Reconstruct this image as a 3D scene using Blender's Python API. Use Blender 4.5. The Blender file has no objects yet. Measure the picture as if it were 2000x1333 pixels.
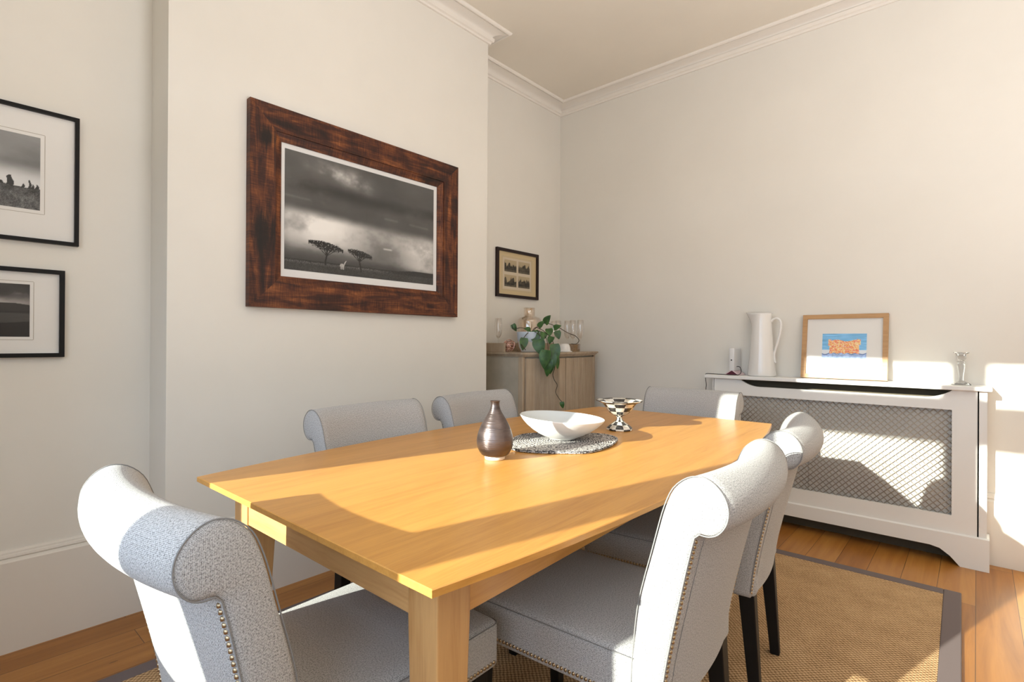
import bpy, bmesh, math, random
import numpy as np
from mathutils import Vector, Matrix
random.seed(7)
RNG = np.random.default_rng(7)
sc = bpy.context.scene
COL = sc.collection

# ---------------------------------------------------------------- camera
H = 1.12
F_PX = 1024.5
YAW, PITCH, ROLL = math.radians(41.546), math.radians(0.096), math.radians(-0.338)
cf = Vector((-math.sin(YAW) * math.cos(PITCH), math.cos(YAW) * math.cos(PITCH), math.sin(PITCH)))
cr = Vector((math.cos(YAW), math.sin(YAW), 0))
cd = cf.cross(cr)
r2 = math.cos(ROLL) * cr + math.sin(ROLL) * cd
d2 = -math.sin(ROLL) * cr + math.cos(ROLL) * cd
cam_data = bpy.data.cameras.new("camera")
cam = bpy.data.objects.new("camera", cam_data)
COL.objects.link(cam)
cam_data.sensor_width = 36.0
cam_data.lens = F_PX * 36.0 / 2000.0
cam_data.clip_start = 0.02
m = Matrix((r2, -d2, -cf)).transposed().to_4x4()
m.translation = Vector((0, 0, H))
cam.matrix_world = m
sc.camera = cam

# ---------------------------------------------------------------- view, world, sun
sc.view_settings.view_transform = 'Standard'
sc.view_settings.look = 'None'
sc.view_settings.gamma = 1.0
sc.view_settings.use_curve_mapping = False
sc.view_settings.exposure = 0.16
WORLD_STRENGTH = 4.8
SUN_STRENGTH = 11.3
SUN_AZ, SUN_EL = math.radians(13.2), math.radians(17.3)

world = bpy.data.worlds.new("sky")
sc.world = world
world.use_nodes = True
bg = world.node_tree.nodes['Background']
bg.inputs['Strength'].default_value = WORLD_STRENGTH
_wt = world.node_tree
_tc = _wt.nodes.new('ShaderNodeTexCoord')
_sp = _wt.nodes.new('ShaderNodeSeparateXYZ')
_wt.links.new(_tc.outputs['Generated'], _sp.inputs[0])
_rp = _wt.nodes.new('ShaderNodeValToRGB')            # pale sky over a darker garden
_rp.color_ramp.elements[0].position, _rp.color_ramp.elements[0].color = .0, (.11, .125, .14, 1)
_rp.color_ramp.elements[1].position, _rp.color_ramp.elements[1].color = .06, (.62, .79, 1.0, 1)
_wt.links.new(_sp.outputs[2], _rp.inputs[0])
_wt.links.new(_rp.outputs[0], bg.inputs['Color'])

sun_d = bpy.data.lights.new("sun", 'SUN')
sun_d.energy = SUN_STRENGTH
sun_d.angle = math.radians(0.55)
sun_d.color = (.97, 1.0, 0.88)
sun = bpy.data.objects.new("sun", sun_d)
COL.objects.link(sun)
sdir = Vector((math.sin(SUN_AZ) * math.cos(SUN_EL), math.cos(SUN_AZ) * math.cos(SUN_EL), -math.sin(SUN_EL)))
sun.rotation_euler = sdir.to_track_quat('-Z', 'Y').to_euler()
sun.location = (-1.5, -4, 3)

# added fill light with no fixture, aimed up to brighten ceiling and walls
up_d = bpy.data.lights.new("added_fill", 'AREA')
up_d.shape = 'DISK'
up_d.size = .9
up_d.energy = 90
up_d.color = (.97, 1.0, 1.05)
up = bpy.data.objects.new("added_fill", up_d)
COL.objects.link(up)
up.location = (.95, 1.0, .95)
up.rotation_euler = (math.pi, 0, 0)

# ---------------------------------------------------------------- mesh helpers
class MB:
    """collects shapes for ONE mesh object"""
    def __init__(self):
        self.bm = bmesh.new()
        self.uv = self.bm.loops.layers.uv.new("UVMap")
        self.done = set()

    def _boxuv(self, faces):
        for f in faces:
            n = f.normal
            a = max(range(3), key=lambda i: abs(n[i]))
            for l in f.loops:
                c = l.vert.co
                l[self.uv].uv = ((c.y, c.z), (c.x, c.z), (c.x, c.y))[a]

    def faces_from(self, verts, faces, smooth=False, uvs=None, mat=0):
        vs = [self.bm.verts.new(v) for v in verts]
        out = []
        for k, f in enumerate(faces):
            try:
                fc = self.bm.faces.new([vs[i] for i in f])
            except ValueError:
                continue
            fc.smooth = smooth
            fc.material_index = mat
            out.append(fc)
            fc.normal_update()
            if uvs is not None:
                for l, i in zip(fc.loops, f):
                    l[self.uv].uv = uvs[i]
        if uvs is None:
            self._boxuv(out)
        return out

    def box(self, x0, x1, y0, y1, z0, z1, bevel=0.0, seg=2, smooth=False, M=None, mat=0):
        t = bmesh.new()
        bmesh.ops.create_cube(t, size=1.0)
        for v in t.verts:
            v.co = Vector((x0 + (v.co.x + .5) * (x1 - x0), y0 + (v.co.y + .5) * (y1 - y0), z0 + (v.co.z + .5) * (z1 - z0)))
        if bevel > 0:
            bmesh.ops.bevel(t, geom=list(t.edges), offset=bevel, segments=seg, profile=0.5, affect='EDGES')
        self.merge(t, smooth, M, mat)

    def merge(self, t, smooth=False, M=None, mat=0):
        t.verts.ensure_lookup_table()
        t.normal_update()
        idx = {v: i for i, v in enumerate(t.verts)}
        vs = [(M @ v.co if M else v.co.copy()) for v in t.verts]
        self.faces_from(vs, [[idx[v] for v in f.verts] for f in t.faces], smooth, None, mat)
        t.free()

    def prism(self, pts, axis, a0, a1, mat=0, smooth=False):
        """2D outline extruded along an axis ('x','y','z')"""
        def p3(p, a):
            return {'x': (a, p[0], p[1]), 'y': (p[0], a, p[1]), 'z': (p[0], p[1], a)}[axis]
        n = len(pts)
        vs = [p3(p, a0) for p in pts] + [p3(p, a1) for p in pts]
        fs = [list(range(n))[::-1], list(range(n, 2 * n))]
        fs += [[i, (i + 1) % n, n + (i + 1) % n, n + i] for i in range(n)]
        self.faces_from(vs, fs, smooth, None, mat)

    def tube(self, path, r, seg=8, closed=False, cap=True, mat=0):
        pts = [Vector(p) for p in path]
        n = len(pts)
        rs = r if isinstance(r, (list, tuple)) else [r] * n
        rings = []
        up = None
        for i in range(n):
            if closed:
                t = pts[(i + 1) % n] - pts[i - 1]
            else:
                t = pts[min(i + 1, n - 1)] - pts[max(i - 1, 0)]
            if t.length < 1e-9:
                t = Vector((0, 0, 1))
            t.normalize()
            if up is None:
                up = Vector((0, 0, 1)) if abs(t.z) < .9 else Vector((1, 0, 0))
            up = (up - t * up.dot(t))
            if up.length < 1e-6:
                up = t.orthogonal()
            up.normalize()
            s = t.cross(up)
            rings.append([pts[i] + rs[i] * (math.cos(2 * math.pi * k / seg) * up + math.sin(2 * math.pi * k / seg) * s) for k in range(seg)])
        vs = [v for rg in rings for v in rg]
        fs = []
        for i in range(n if closed else n - 1):
            j = (i + 1) % n
            for k in range(seg):
                k2 = (k + 1) % seg
                fs.append([i * seg + k, i * seg + k2, j * seg + k2, j * seg + k])
        if cap and not closed:
            fs.append(list(range(seg)))
            fs.append([(n - 1) * seg + k for k in range(seg)][::-1])
        self.faces_from(vs, fs, True, None, mat)

    def lathe(self, prof, seg=48, c=(0, 0, 0), mat=0, warp=None):
        vs, fs, uvs = [], [], []
        n = len(prof)
        L = 0
        ls = [0]
        for i in range(1, n):
            L += math.hypot(prof[i][0] - prof[i - 1][0], prof[i][1] - prof[i - 1][1])
            ls.append(L)
        for i, (r, z) in enumerate(prof):
            for k in range(seg + 1):
                a = 2 * math.pi * k / seg
                rr = r * (warp(a, r, z) if warp else 1)
                vs.append((c[0] + rr * math.cos(a), c[1] + rr * math.sin(a), c[2] + z))
                uvs.append((k / seg, ls[i]))
        for i in range(n - 1):
            for k in range(seg):
                fs.append([i * (seg + 1) + k, i * (seg + 1) + k + 1, (i + 1) * (seg + 1) + k + 1, (i + 1) * (seg + 1) + k])
        self.faces_from(vs, fs, True, uvs, mat)
        bmesh.ops.remove_doubles(self.bm, verts=list(self.bm.verts), dist=1e-6)

    def dome(self, c, nrm, r, h, seg=8):
        nrm = Vector(nrm).normalized()
        u = nrm.orthogonal().normalized()
        w = nrm.cross(u)
        vs, fs = [], []
        for (rr, hh) in ((r, 0), (r * .8, h * .65)):
            for k in range(seg):
                a = 2 * math.pi * k / seg
                vs.append(Vector(c) + rr * (math.cos(a) * u + math.sin(a) * w) + hh * nrm)
        vs.append(Vector(c) + h * nrm)
        for k in range(seg):
            k2 = (k + 1) % seg
            fs.append([k, k2, seg + k2, seg + k])
            fs.append([seg + k, seg + k2, 2 * seg])
        self.faces_from(vs, fs, True)

    def build(self, name, mats, parent=None, recalc=True):
        if recalc:
            bmesh.ops.recalc_face_normals(self.bm, faces=list(self.bm.faces))
        me = bpy.data.meshes.new(name)
        self.bm.to_mesh(me)
        self.bm.free()
        for mt in (mats if isinstance(mats, (list, tuple)) else [mats]):
            me.materials.append(mt)
        o = bpy.data.objects.new(name, me)
        COL.objects.link(o)
        if parent:
            o.parent = parent
        return o


def empty(name, loc=(0, 0, 0), rz=0.0):
    o = bpy.data.objects.new(name, None)
    COL.objects.link(o)
    o.location = loc
    o.rotation_euler = (0, 0, rz)
    o.empty_display_size = .1
    return o


def tag(o, label, cat, group=None, kind=None):
    o['label'] = label
    o['category'] = cat
    if group:
        o['group'] = group
    if kind:
        o['kind'] = kind
    return o


def struct(o):
    o['kind'] = 'structure'
    return o


def catmull(pts, n=6, closed=False):
    P = [Vector(p) for p in pts]
    N = len(P)
    out = []
    rng = range(N) if closed else range(N - 1)
    for i in rng:
        if closed:
            p0, p1, p2, p3 = P[i - 1], P[i], P[(i + 1) % N], P[(i + 2) % N]
        else:
            p0, p1, p2, p3 = P[max(i - 1, 0)], P[i], P[i + 1], P[min(i + 2, N - 1)]
        for k in range(n):
            t = k / n
            out.append(.5 * ((2 * p1) + (-p0 + p2) * t + (2 * p0 - 5 * p1 + 4 * p2 - p3) * t * t + (-p0 + 3 * p1 - 3 * p2 + p3) * t ** 3))
    if not closed:
        out.append(P[-1].copy())
    return out


def sweep_poly(mb, path, prof):
    """moulding: profile (distance from wall, z) swept along a wall polyline; the room lies to the right of travel"""
    P = [Vector((p[0], p[1])) for p in path]
    n = len(P)
    offs = []
    for i in range(n):
        def nrm(a, b):
            d = (b - a).normalized()
            return Vector((d.y, -d.x))
        if i == 0:
            o = nrm(P[0], P[1])
        elif i == n - 1:
            o = nrm(P[-2], P[-1])
        else:
            a, b = nrm(P[i - 1], P[i]), nrm(P[i], P[i + 1])
            o = (a + b) / (1 + a.dot(b))
        offs.append(o)
    m_ = len(prof)
    for i in range(n - 1):
        vs = []
        for j in (i, i + 1):
            for (d, z) in prof:
                q = P[j] + offs[j] * d
                vs.append((q.x, q.y, z))
        fs = [[k, (k + 1) % m_, m_ + (k + 1) % m_, m_ + k] for k in range(m_)]
        if i == 0:
            fs.append(list(range(m_))[::-1])
        if i == n - 2:
            fs.append(list(range(m_, 2 * m_)))
        mb.faces_from(vs, fs)

# ---------------------------------------------------------------- materials
class NT:
    def __init__(self, name):
        self.m = bpy.data.materials.new(name)
        self.m.use_nodes = True
        self.t = self.m.node_tree
        self.b = self.t.nodes['Principled BSDF']

    def n(self, kind, **kw):
        nd = self.t.nodes.new('ShaderNode' + kind)
        for k, v in kw.items():
            if k in nd.inputs.keys() if isinstance(k, str) else False:
                nd.inputs[k].default_value = v
            else:
                setattr(nd, k, v)
        return nd

    def l(self, a, b):
        self.t.links.new(a, b)

    def ramp(self, fac, stops):
        r = self.n('ValToRGB')
        e = r.color_ramp.elements
        while len(e) < len(stops):
            e.new(.5)
        for k, (p, c) in enumerate(stops):
            e[k].position = p
            e[k].color = (*c, 1) if len(c) == 3 else c
        self.l(fac, r.inputs['Fac'])
        return r.outputs['Color']

    def mapping(self, src='Object', scale=(1, 1, 1), rot=(0, 0, 0)):
        tc = self.n('TexCoord')
        mp = self.n('Mapping')
        mp.inputs['Scale'].default_value = scale
        mp.inputs['Rotation'].default_value = rot
        self.l(tc.outputs[src], mp.inputs['Vector'])
        return mp.outputs['Vector']

    def noise(self, vec, scale, detail=4, rough=.5, dist=0):
        nd = self.n('TexNoise')
        nd.inputs['Scale'].default_value = scale
        nd.inputs['Detail'].default_value = detail
        nd.inputs['Roughness'].default_value = rough
        nd.inputs['Distortion'].default_value = dist
        if vec is not None:
            self.l(vec, nd.inputs['Vector'])
        return nd.outputs['Fac']

    def math(self, op, a, b=None):
        nd = self.n('Math', operation=op)
        for i, x in enumerate((a, b)):
            if x is None:
                continue
            if isinstance(x, (int, float)):
                nd.inputs[i].default_value = x
            else:
                self.l(x, nd.inputs[i])
        return nd.outputs[0]

    def mix(self, fac, a, b, blend='MIX'):
        nd = self.n('Mix', data_type='RGBA', blend_type=blend)
        for i, x in ((0, fac), (6, a), (7, b)):
            if isinstance(x, (int, float)):
                nd.inputs[i].default_value = x
            elif isinstance(x, tuple):
                nd.inputs[i].default_value = (*x, 1)
            else:
                self.l(x, nd.inputs[i])
        return nd.outputs[2]

    def bump(self, h, strength=.2, dist=.002):
        nd = self.n('Bump')
        nd.inputs['Strength'].default_value = strength
        nd.inputs['Distance'].default_value = dist
        self.l(h, nd.inputs['Height'])
        self.l(nd.outputs['Normal'], self.b.inputs['Normal'])

    def set(self, color=None, rough=None, metal=None, spec=None, **kw):
        if color is not None:
            if isinstance(color, tuple):
                self.b.inputs['Base Color'].default_value = (*color, 1)
            else:
                self.l(color, self.b.inputs['Base Color'])
        if rough is not None:
            if isinstance(rough, (int, float)):
                self.b.inputs['Roughness'].default_value = rough
            else:
                self.l(rough, self.b.inputs['Roughness'])
        if metal is not None:
            self.b.inputs['Metallic'].default_value = metal
        if spec is not None:
            self.b.inputs['Specular IOR Level'].default_value = spec
        for k, v in kw.items():
            self.b.inputs[k.replace('_', ' ')].default_value = v
        return self


def plain(name, color, rough=.5, metal=0, spec=.5, bump=None, **kw):
    t = NT(name)
    t.set(color, rough, metal, spec, **kw)
    if bump:
        t.bump(t.noise(t.mapping(), bump[0], 3), bump[1], bump[2])
    return t.m


def paint(name, color, var=.03, rough=.6, scale=1.2):
    t = NT(name)
    v = t.mapping()
    n = t.noise(v, scale, 5, .6)
    a = tuple(c * (1 - var) for c in color)
    b = tuple(min(1, c * (1 + var)) for c in color)
    t.set(t.ramp(n, [(.3, a), (.7, b)]), rough, spec=.35)
    t.bump(t.noise(v, 90, 3), .05, .001)
    return t.m


def fabric(name, light, dark, pitch=.0023):
    """basket-weave upholstery, UV in metres"""
    t = NT(name)
    tc = t.n('TexCoord')
    sp = t.n('SeparateXYZ')
    t.l(tc.outputs['UV'], sp.inputs[0])
    k = math.pi / pitch
    wob = t.noise(tc.outputs['UV'], 300, 2)
    u = t.math('MULTIPLY_ADD', sp.outputs[0], k)
    u.node.inputs[2].default_value = 0
    u = t.math('ADD', u, t.math('MULTIPLY', wob, 2.6))
    v = t.math('ADD', t.math('MULTIPLY', sp.outputs[1], k), t.math('MULTIPLY', wob, 2.2))
    su = t.math('SINE', u)
    sv = t.math('SINE', v)
    chk = t.math('MULTIPLY', su, sv)
    w = t.math('ABSOLUTE', chk)
    w = t.math('POWER', w, .6)
    fine = t.noise(tc.outputs['UV'], 900, 2)
    big = t.noise(tc.outputs['UV'], 14, 4)
    slub = t.noise(tc.outputs['UV'], 330, 2, .6)
    sgn = t.math('MULTIPLY_ADD', chk, .22)
    sgn.node.inputs[2].default_value = .0
    h = t.math('ADD', w, sgn)
    fac = t.math('ADD', t.math('MULTIPLY', h, .52), t.math('ADD', t.math('MULTIPLY', fine, .22), t.math('MULTIPLY', t.math('SUBTRACT', slub, .5), 1.1)))
    colr = t.ramp(fac, [(.08, dark), (.36, tuple(.72 * c for c in light)), (.70, light)])
    colr = t.mix(t.math('MULTIPLY', big, .16), colr, tuple(c * .75 for c in light))
    t.set(colr, .95, spec=.15)
    t.b.inputs['Sheen Weight'].default_value = .15
    t.bump(h, .45, .0009)
    return t.m


def wood(name, base, dark, scale=(3, 40, 40), rough=.4, rings=None, spec=.45, coat=0, bump=.06, var=None):
    """grain stretched along the axis with the small scale value"""
    t = NT(name)
    v = t.mapping('Object', scale)
    n1 = t.noise(v, 1.0, 6, .62, .6)
    v2 = t.mapping('Object', tuple(s * 6 for s in scale))
    n2 = t.noise(v2, 1.0, 3, .5)
    v3 = t.mapping('Object', tuple(s * .22 for s in scale))
    n3 = t.noise(v3, 1.0, 2, .5)
    f = t.math('ADD', t.math('MULTIPLY', n1, .55), t.math('ADD', t.math('MULTIPLY', n2, .2), t.math('MULTIPLY', n3, .25)))
    c = t.ramp(f, [(.30, dark), (.52, base), (.72, tuple(min(1, x * 1.15) for x in base))])
    t.set(c, rough, spec=spec)
    t.b.inputs['Coat Weight'].default_value = coat
    t.b.inputs['Coat Roughness'].default_value = .2
    t.bump(n2, bump, .001)
    return t.m


WALL_C = (.80, .765, .70)
M_wall = paint('wall_paint', WALL_C)
M_ceil = paint('ceiling_paint', (.80, .74, .64))
M_trim = paint('trim_paint', (.84, .79, .72), .02, .45)
M_skirt = paint('skirting_paint', (.78, .73, .66), .02, .45)
M_radpaint = paint('radiator_cover_paint', (.87, .865, .84), .015, .4)
M_fabric = fabric('chair_tweed', (.64, .625, .615), (.10, .092, .088))
M_piping = plain('chair_piping', (.25, .245, .24), .8, spec=.1)
M_legs = plain('black_stained_wood', (.008, .007, .007), .5, spec=.25)
M_nail = plain('antique_brass_nails', (.42, .32, .20), .35, 1.0)
M_oak = wood('oak_table', (.62, .30, .068), (.47, .20, .038), (38, 2.2, 38), .36, coat=.15)
M_oakz = wood('oak_leg', (.59, .33, .13), (.44, .21, .065), (40, 40, 2.4), .42)
M_oakx = wood('oak_apron', (.59, .33, .13), (.44, .21, .065), (2.4, 40, 40), .42)


def floor_mat():
    t = NT('oak_floorboards')
    v = t.mapping('Object', (1, 1, 1), (0, 0, math.pi / 2))
    br = t.n('TexBrick')
    t.l(v, br.inputs['Vector'])
    br.inputs['Scale'].default_value = 1.0
    br.inputs['Brick Width'].default_value = 1.5
    br.inputs['Row Height'].default_value = .135
    br.inputs['Mortar Size'].default_value = .0012
    br.inputs['Mortar Smooth'].default_value = .1
    br.inputs['Color1'].default_value = (.0, .0, .0, 1)
    br.inputs['Color2'].default_value = (1, 1, 1, 1)
    br.inputs['Mortar'].default_value = (.5, .5, .5, 1)
    br.offset = .37
    vg = t.mapping('Object', (22, 1.3, 1))
    off = t.n('VectorMath', operation='ADD')
    t.l(vg, off.inputs[0])
    t.l(br.outputs['Color'], off.inputs[1])
    n = t.noise(off.outputs[0], 1.0, 6, .6, .8)
    vk = t.mapping('Object', (5, 1.6, 1))
    kn = t.n('TexVoronoi')
    kn.inputs['Scale'].default_value = 1.6
    t.l(vk, kn.inputs['Vector'])
    knot = t.math('LESS_THAN', kn.outputs['Distance'], .05)
    f = t.math('ADD', t.math('MULTIPLY', n, .75), t.math('MULTIPLY', br.outputs['Color'], .25))
    c = t.ramp(f, [(.22, (.24, .085, .014)), (.5, (.38, .155, .030)), (.75, (.50, .235, .055))])
    c = t.mix(t.math('MULTIPLY', knot, .6), c, (.10, .035, .012))
    c = t.mix(br.outputs['Fac'], c, (.09, .035, .012))
    t.set(c, .38, spec=.5)
    t.bump(t.math('SUBTRACT', t.math('MULTIPLY', n, .2), br.outputs['Fac']), .12, .002)
    return t.m


def sisal_mat():
    t = NT('sisal_weave')
    tc = t.n('TexCoord')
    sp = t.n('SeparateXYZ')
    t.l(tc.outputs['Object'], sp.inputs[0])
    wob = t.noise(tc.outputs['Object'], 60, 3)
    k = math.pi / .0085
    u = t.math('ADD', t.math('MULTIPLY', sp.outputs[0], k), t.math('MULTIPLY', wob, 3.0))
    v = t.math('ADD', t.math('MULTIPLY', sp.outputs[1], k), t.math('MULTIPLY', wob, 3.0))
    h = t.math('MULTIPLY', t.math('SINE', u), t.math('SINE', v))
    h = t.math('MULTIPLY_ADD', h, .5)
    h.node.inputs[2].default_value = .5
    fine = t.noise(tc.outputs['Object'], 420, 3)
    big = t.noise(tc.outputs['Object'], 9, 5, .6)
    f = t.math('ADD', t.math('MULTIPLY', h, .45), t.math('ADD', t.math('MULTIPLY', fine, .35), t.math('MULTIPLY', big, .25)))
    c = t.ramp(f, [(.2, (.11, .055, .022)), (.5, (.44, .27, .135)), (.8, (.78, .54, .31))])
    t.set(c, .95, spec=.1)
    t.bump(t.math('ADD', h, fine), .6, .003)
    return t.m


M_floor = floor_mat()
M_sisal = sisal_mat()
M_band = plain('rug_binding_tape', (.17, .135, .13), .9, spec=.1, bump=(260, .25, .001))


def rustic_mat():
    """rough-sawn reddish brown boards with saw marks and dark knots"""
    t = NT('rustic_brown_board')
    tc = t.n('TexCoord')
    v = t.mapping('UV', (4, 34, 1))
    n1 = t.noise(v, 1.0, 6, .65, .8)
    n2 = t.noise(t.mapping('UV', (260, 14, 1)), 1.0, 2, .5)
    n3 = t.noise(tc.outputs['UV'], 7, 4, .6, .5)
    f = t.math('ADD', t.math('MULTIPLY', n1, .55), t.math('ADD', t.math('MULTIPLY', n2, .2), t.math('MULTIPLY', n3, .32)))
    kv = t.n('TexVoronoi')
    kv.inputs['Scale'].default_value = 2.3
    t.l(t.mapping('UV', (1.0, 1.9, 1)), kv.inputs['Vector'])
    kd = t.math('ADD', kv.outputs['Distance'], t.math('MULTIPLY', t.math('SUBTRACT', n3, .5), .35))
    knot = t.ramp(kd, [(.10, (1, 1, 1)), (.26, (0, 0, 0))])
    c = t.ramp(f, [(.40, (.010, .003, .002)), (.50, (.050, .012, .005)), (.58, (.13, .035, .010)), (.70, (.36, .125, .035))])
    c = t.mix(t.math('MULTIPLY', knot, .9), c, (.006, .003, .002))
    for (ku, kv_, su, sv) in ((9.00, 3.735, 7.0, 15.0), (9.42, 3.748, 16.0, 20.0)):
        mp = t.n('Mapping')
        mp.inputs['Location'].default_value = (-ku * su, -kv_ * sv, 0)
        mp.inputs['Scale'].default_value = (su, sv, 0)
        t.l(tc.outputs['UV'], mp.inputs['Vector'])
        ln = t.n('VectorMath', operation='LENGTH')
        t.l(mp.outputs['Vector'], ln.inputs[0])
        kk = t.ramp(t.math('ADD', ln.outputs['Value'], t.math('MULTIPLY', t.math('SUBTRACT', n1, .5), 1.6)), [(.40, (1, 1, 1)), (.95, (0, 0, 0))])
        c = t.mix(t.math('MULTIPLY', kk, .94), c, (.006, .003, .002))
    t.set(c, .5, spec=.4)
    t.bump(t.math('ADD', n1, n2), .35, .002)
    return t.m


M_rustic = rustic_mat()
M_blackframe = plain('black_frame_lacquer', (.006, .0055, .0055), .5, spec=.2)
M_darkframe = plain('dark_mahogany_frame', (.018, .007, .006), .4, spec=.3)
M_mount = plain('white_mount_card', (.80, .78, .75), .8, spec=.2)
M_paper = plain('white_print_paper', (.78, .77, .76), .8, spec=.2)
M_creammount = plain('cream_mount_card', (.66, .52, .30), .8, spec=.2)
M_bevel = plain('mount_bevel', (.45, .40, .34), .8)
M_artwood = wood('light_oak_frame', (.50, .29, .13), (.34, .18, .07), (4, 60, 60), .5)


def pane_mat(name='picture_glass', fac=1.0):
    t = NT(name)
    t.t.nodes.remove(t.b)
    tr = t.n('BsdfTransparent')
    gl = t.n('BsdfGlossy')
    gl.inputs['Roughness'].default_value = .06
    fr = t.n('LayerWeight')
    fr.inputs['Blend'].default_value = .5
    mx = t.n('MixShader')
    t.l(t.math('ADD', t.math('MULTIPLY', t.math('POWER', fr.outputs['Facing'], 5.0), .45 * fac), .018), mx.inputs[0])
    t.l(tr.outputs[0], mx.inputs[1])
    t.l(gl.outputs[0], mx.inputs[2])
    t.l(mx.outputs[0], t.t.nodes['Material Output'].inputs['Surface'])
    return t.m


M_pane = pane_mat()


def print_mat(name, rough=.6):
    t = NT(name)
    a = t.n('Attribute', attribute_name='ink')
    t.set(a.outputs['Color'], rough, spec=.3)
    return t.m


M_ink = print_mat('printed_ink')


def thin_glass(name, tint, gloss=.16):
    """thin blown glass: mostly clear, bright edge reflections"""
    t = NT(name)
    t.t.nodes.remove(t.b)
    tr = t.n('BsdfTransparent')
    tr.inputs['Color'].default_value = (*tint, 1)
    gl = t.n('BsdfGlossy')
    gl.inputs['Roughness'].default_value = .04
    gl.inputs['Color'].default_value = (1, 1, 1, 1)
    lw = t.n('LayerWeight')
    lw.inputs['Blend'].default_value = .3
    f = t.math('ADD', t.math('MULTIPLY', lw.outputs['Facing'], .8), gloss * .3)
    mx = t.n('MixShader')
    t.l(f, mx.inputs[0])
    t.l(tr.outputs[0], mx.inputs[1])
    t.l(gl.outputs[0], mx.inputs[2])
    t.l(mx.outputs[0], t.t.nodes['Material Output'].inputs['Surface'])
    return t.m


M_flute = thin_glass('clear_thin_glass', (.97, .96, .95))
M_amber = thin_glass('smoky_amber_glass', (.93, .87, .80), .4)
M_smoke = thin_glass('smoky_glass', (.80, .72, .62), .2)


def cast_glass():
    t = NT('pressed_clear_glass')
    t.set((.74, .75, .77), .03, spec=.5)
    t.b.inputs['Transmission Weight'].default_value = 1.0
    t.b.inputs['IOR'].default_value = 1.45
    return t.m


M_castglass = cast_glass()
M_white_ceramic = plain('white_glazed_ceramic', (.84, .82, .79), .12, spec=.5)
M_satin_ceramic = plain('satin_white_ceramic', (.82, .80, .77), .32, spec=.5)
M_bowl_in = plain('pale_grey_glaze', (.62, .64, .64), .3)
M_bisque = plain('unglazed_pale_clay', (.80, .70, .58), .8)
M_copper = plain('copper_wire', (.78, .52, .44), .22, 1.0)
M_blackplastic = plain('black_plastic', (.02, .018, .018), .4)
M_whiteplastic = plain('white_plastic', (.80, .80, .80), .3)
M_maroon = plain('dark_maroon_plastic', (.10, .012, .03), .35)
M_pinkedge = plain('pale_pink_plastic', (.80, .60, .62), .35)

# ---------------------------------------------------------------- room shell
XL, XC, XA = -2.60, -2.38, -2.68          # left wall, chimney face, alcove wall
YC0, YC1, YF, YN = .641, 2.435, 3.637, -.8
XR = 3.6
ZC = 3.13
T = .12

b = MB(); b.box(XA - .4, XR + T, YN - .3, YF + T, -.1, 0); fl = struct(b.build('floor', M_floor))
b = MB(); b.box(XA - .4, XR + T, YN - .3, YF + T, ZC, ZC + .1); struct(b.build('ceiling', M_ceil))
b = MB(); b.box(XL - T, XL, YN - .1, YC0, 0, ZC); struct(b.build('wall_left', M_wall))
b = MB(); b.box(XA - T, XC, YC0, YC1, 0, ZC); struct(b.build('wall_chimney', M_wall))
b = MB(); b.box(XA - T, XA, YC1, YF, 0, ZC); struct(b.build('wall_alcove', M_wall))
b = MB(); b.box(XA - T, XR + T, YF, YF + T, 0, ZC); struct(b.build('wall_far', M_wall))
b = MB(); b.box(XR, XR + T, YN - .1, YF, 0, ZC); struct(b.build('wall_right', M_wall))

# window wall behind the camera: tall panes under a row of top lights
panes = [(-1.795, -1.142), (-.998, -.33), (-.19, .54)]  # rightmost pane is unseen, added for more sky fill
SILL, BAND0, BAND1, HEAD = .87, 1.99, 2.217, 2.437
y0, y1 = YN - .03, YN + .03
b = MB()
BX0, BX1, BY = -1.90, .62, -.22             # windows stand in an unseen bay, added to shade the left wall
b.box(BX0 - .1, panes[0][0], y0, y1, 0, ZC)
b.box(panes[-1][1], BX1 + .1, y0, y1, 0, ZC)
b.box(BX0 - .1, BX0, y1, BY, 0, ZC)
b.box(BX1, BX1 + .1, y1, BY, 0, ZC)
b.box(XL - T, BX0 - .1, BY - .1, BY, 0, ZC)
b.box(BX1 + .1, XR + T, BY - .1, BY, 0, ZC)
b.box(panes[0][0], panes[-1][1], y0, y1, 0, SILL)
b.box(panes[0][0], panes[-1][1], y0, y1, HEAD, ZC)
for i in range(len(panes) - 1):
    b.box(panes[i][1], panes[i + 1][0], y0, y1, SILL, HEAD)
struct(b.build('wall_near', M_wall))
for i, (a, c) in enumerate(panes):
    b = MB()
    b.box(a, c, y0, y1, BAND0, BAND1, .004)
    struct(b.build('window_%d' % (i + 1), M_trim))
# daylight portals in the openings
for (z0, z1) in ((SILL, BAND0), (BAND1, HEAD)):
    for i, (a, c) in enumerate(panes):
        ld = bpy.data.lights.new('window_portal', 'AREA')
        ld.shape = 'RECTANGLE'
        ld.size, ld.size_y = c - a, z1 - z0
        ld.cycles.is_portal = True
        lo = bpy.data.objects.new('window_portal', ld)
        COL.objects.link(lo)
        lo.location = ((a + c) / 2, YN - .035, (z0 + z1) / 2)
        lo.rotation_euler = (math.pi / 2, 0, 0)       # -Z of the light points to +Y

wall_path = [(XL, BY), (XL, YC0), (XC, YC0), (XC, YC1), (XA, YC1), (XA, YF), (XR, YF)]
corn = [(0, ZC), (0, 3.050), (.012, 3.050), (.016, 3.061), (.027, 3.065), (.031, 3.086), (.019, 3.0875), (.019, 3.093)]
for k in range(1, 9):
    a = k / 8 * math.pi / 2
    corn.append((.020 + .064 * (1 - math.cos(a)), 3.093 + .024 * math.sin(a)))
corn += [(.084, 3.1205), (.092, 3.1205), (.093, 3.114), (.101, 3.113), (.108, 3.118), (.112, 3.126), (.112, ZC)]
b = MB(); sweep_poly(b, wall_path, corn); struct(b.build('trim_1', M_trim))

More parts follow.
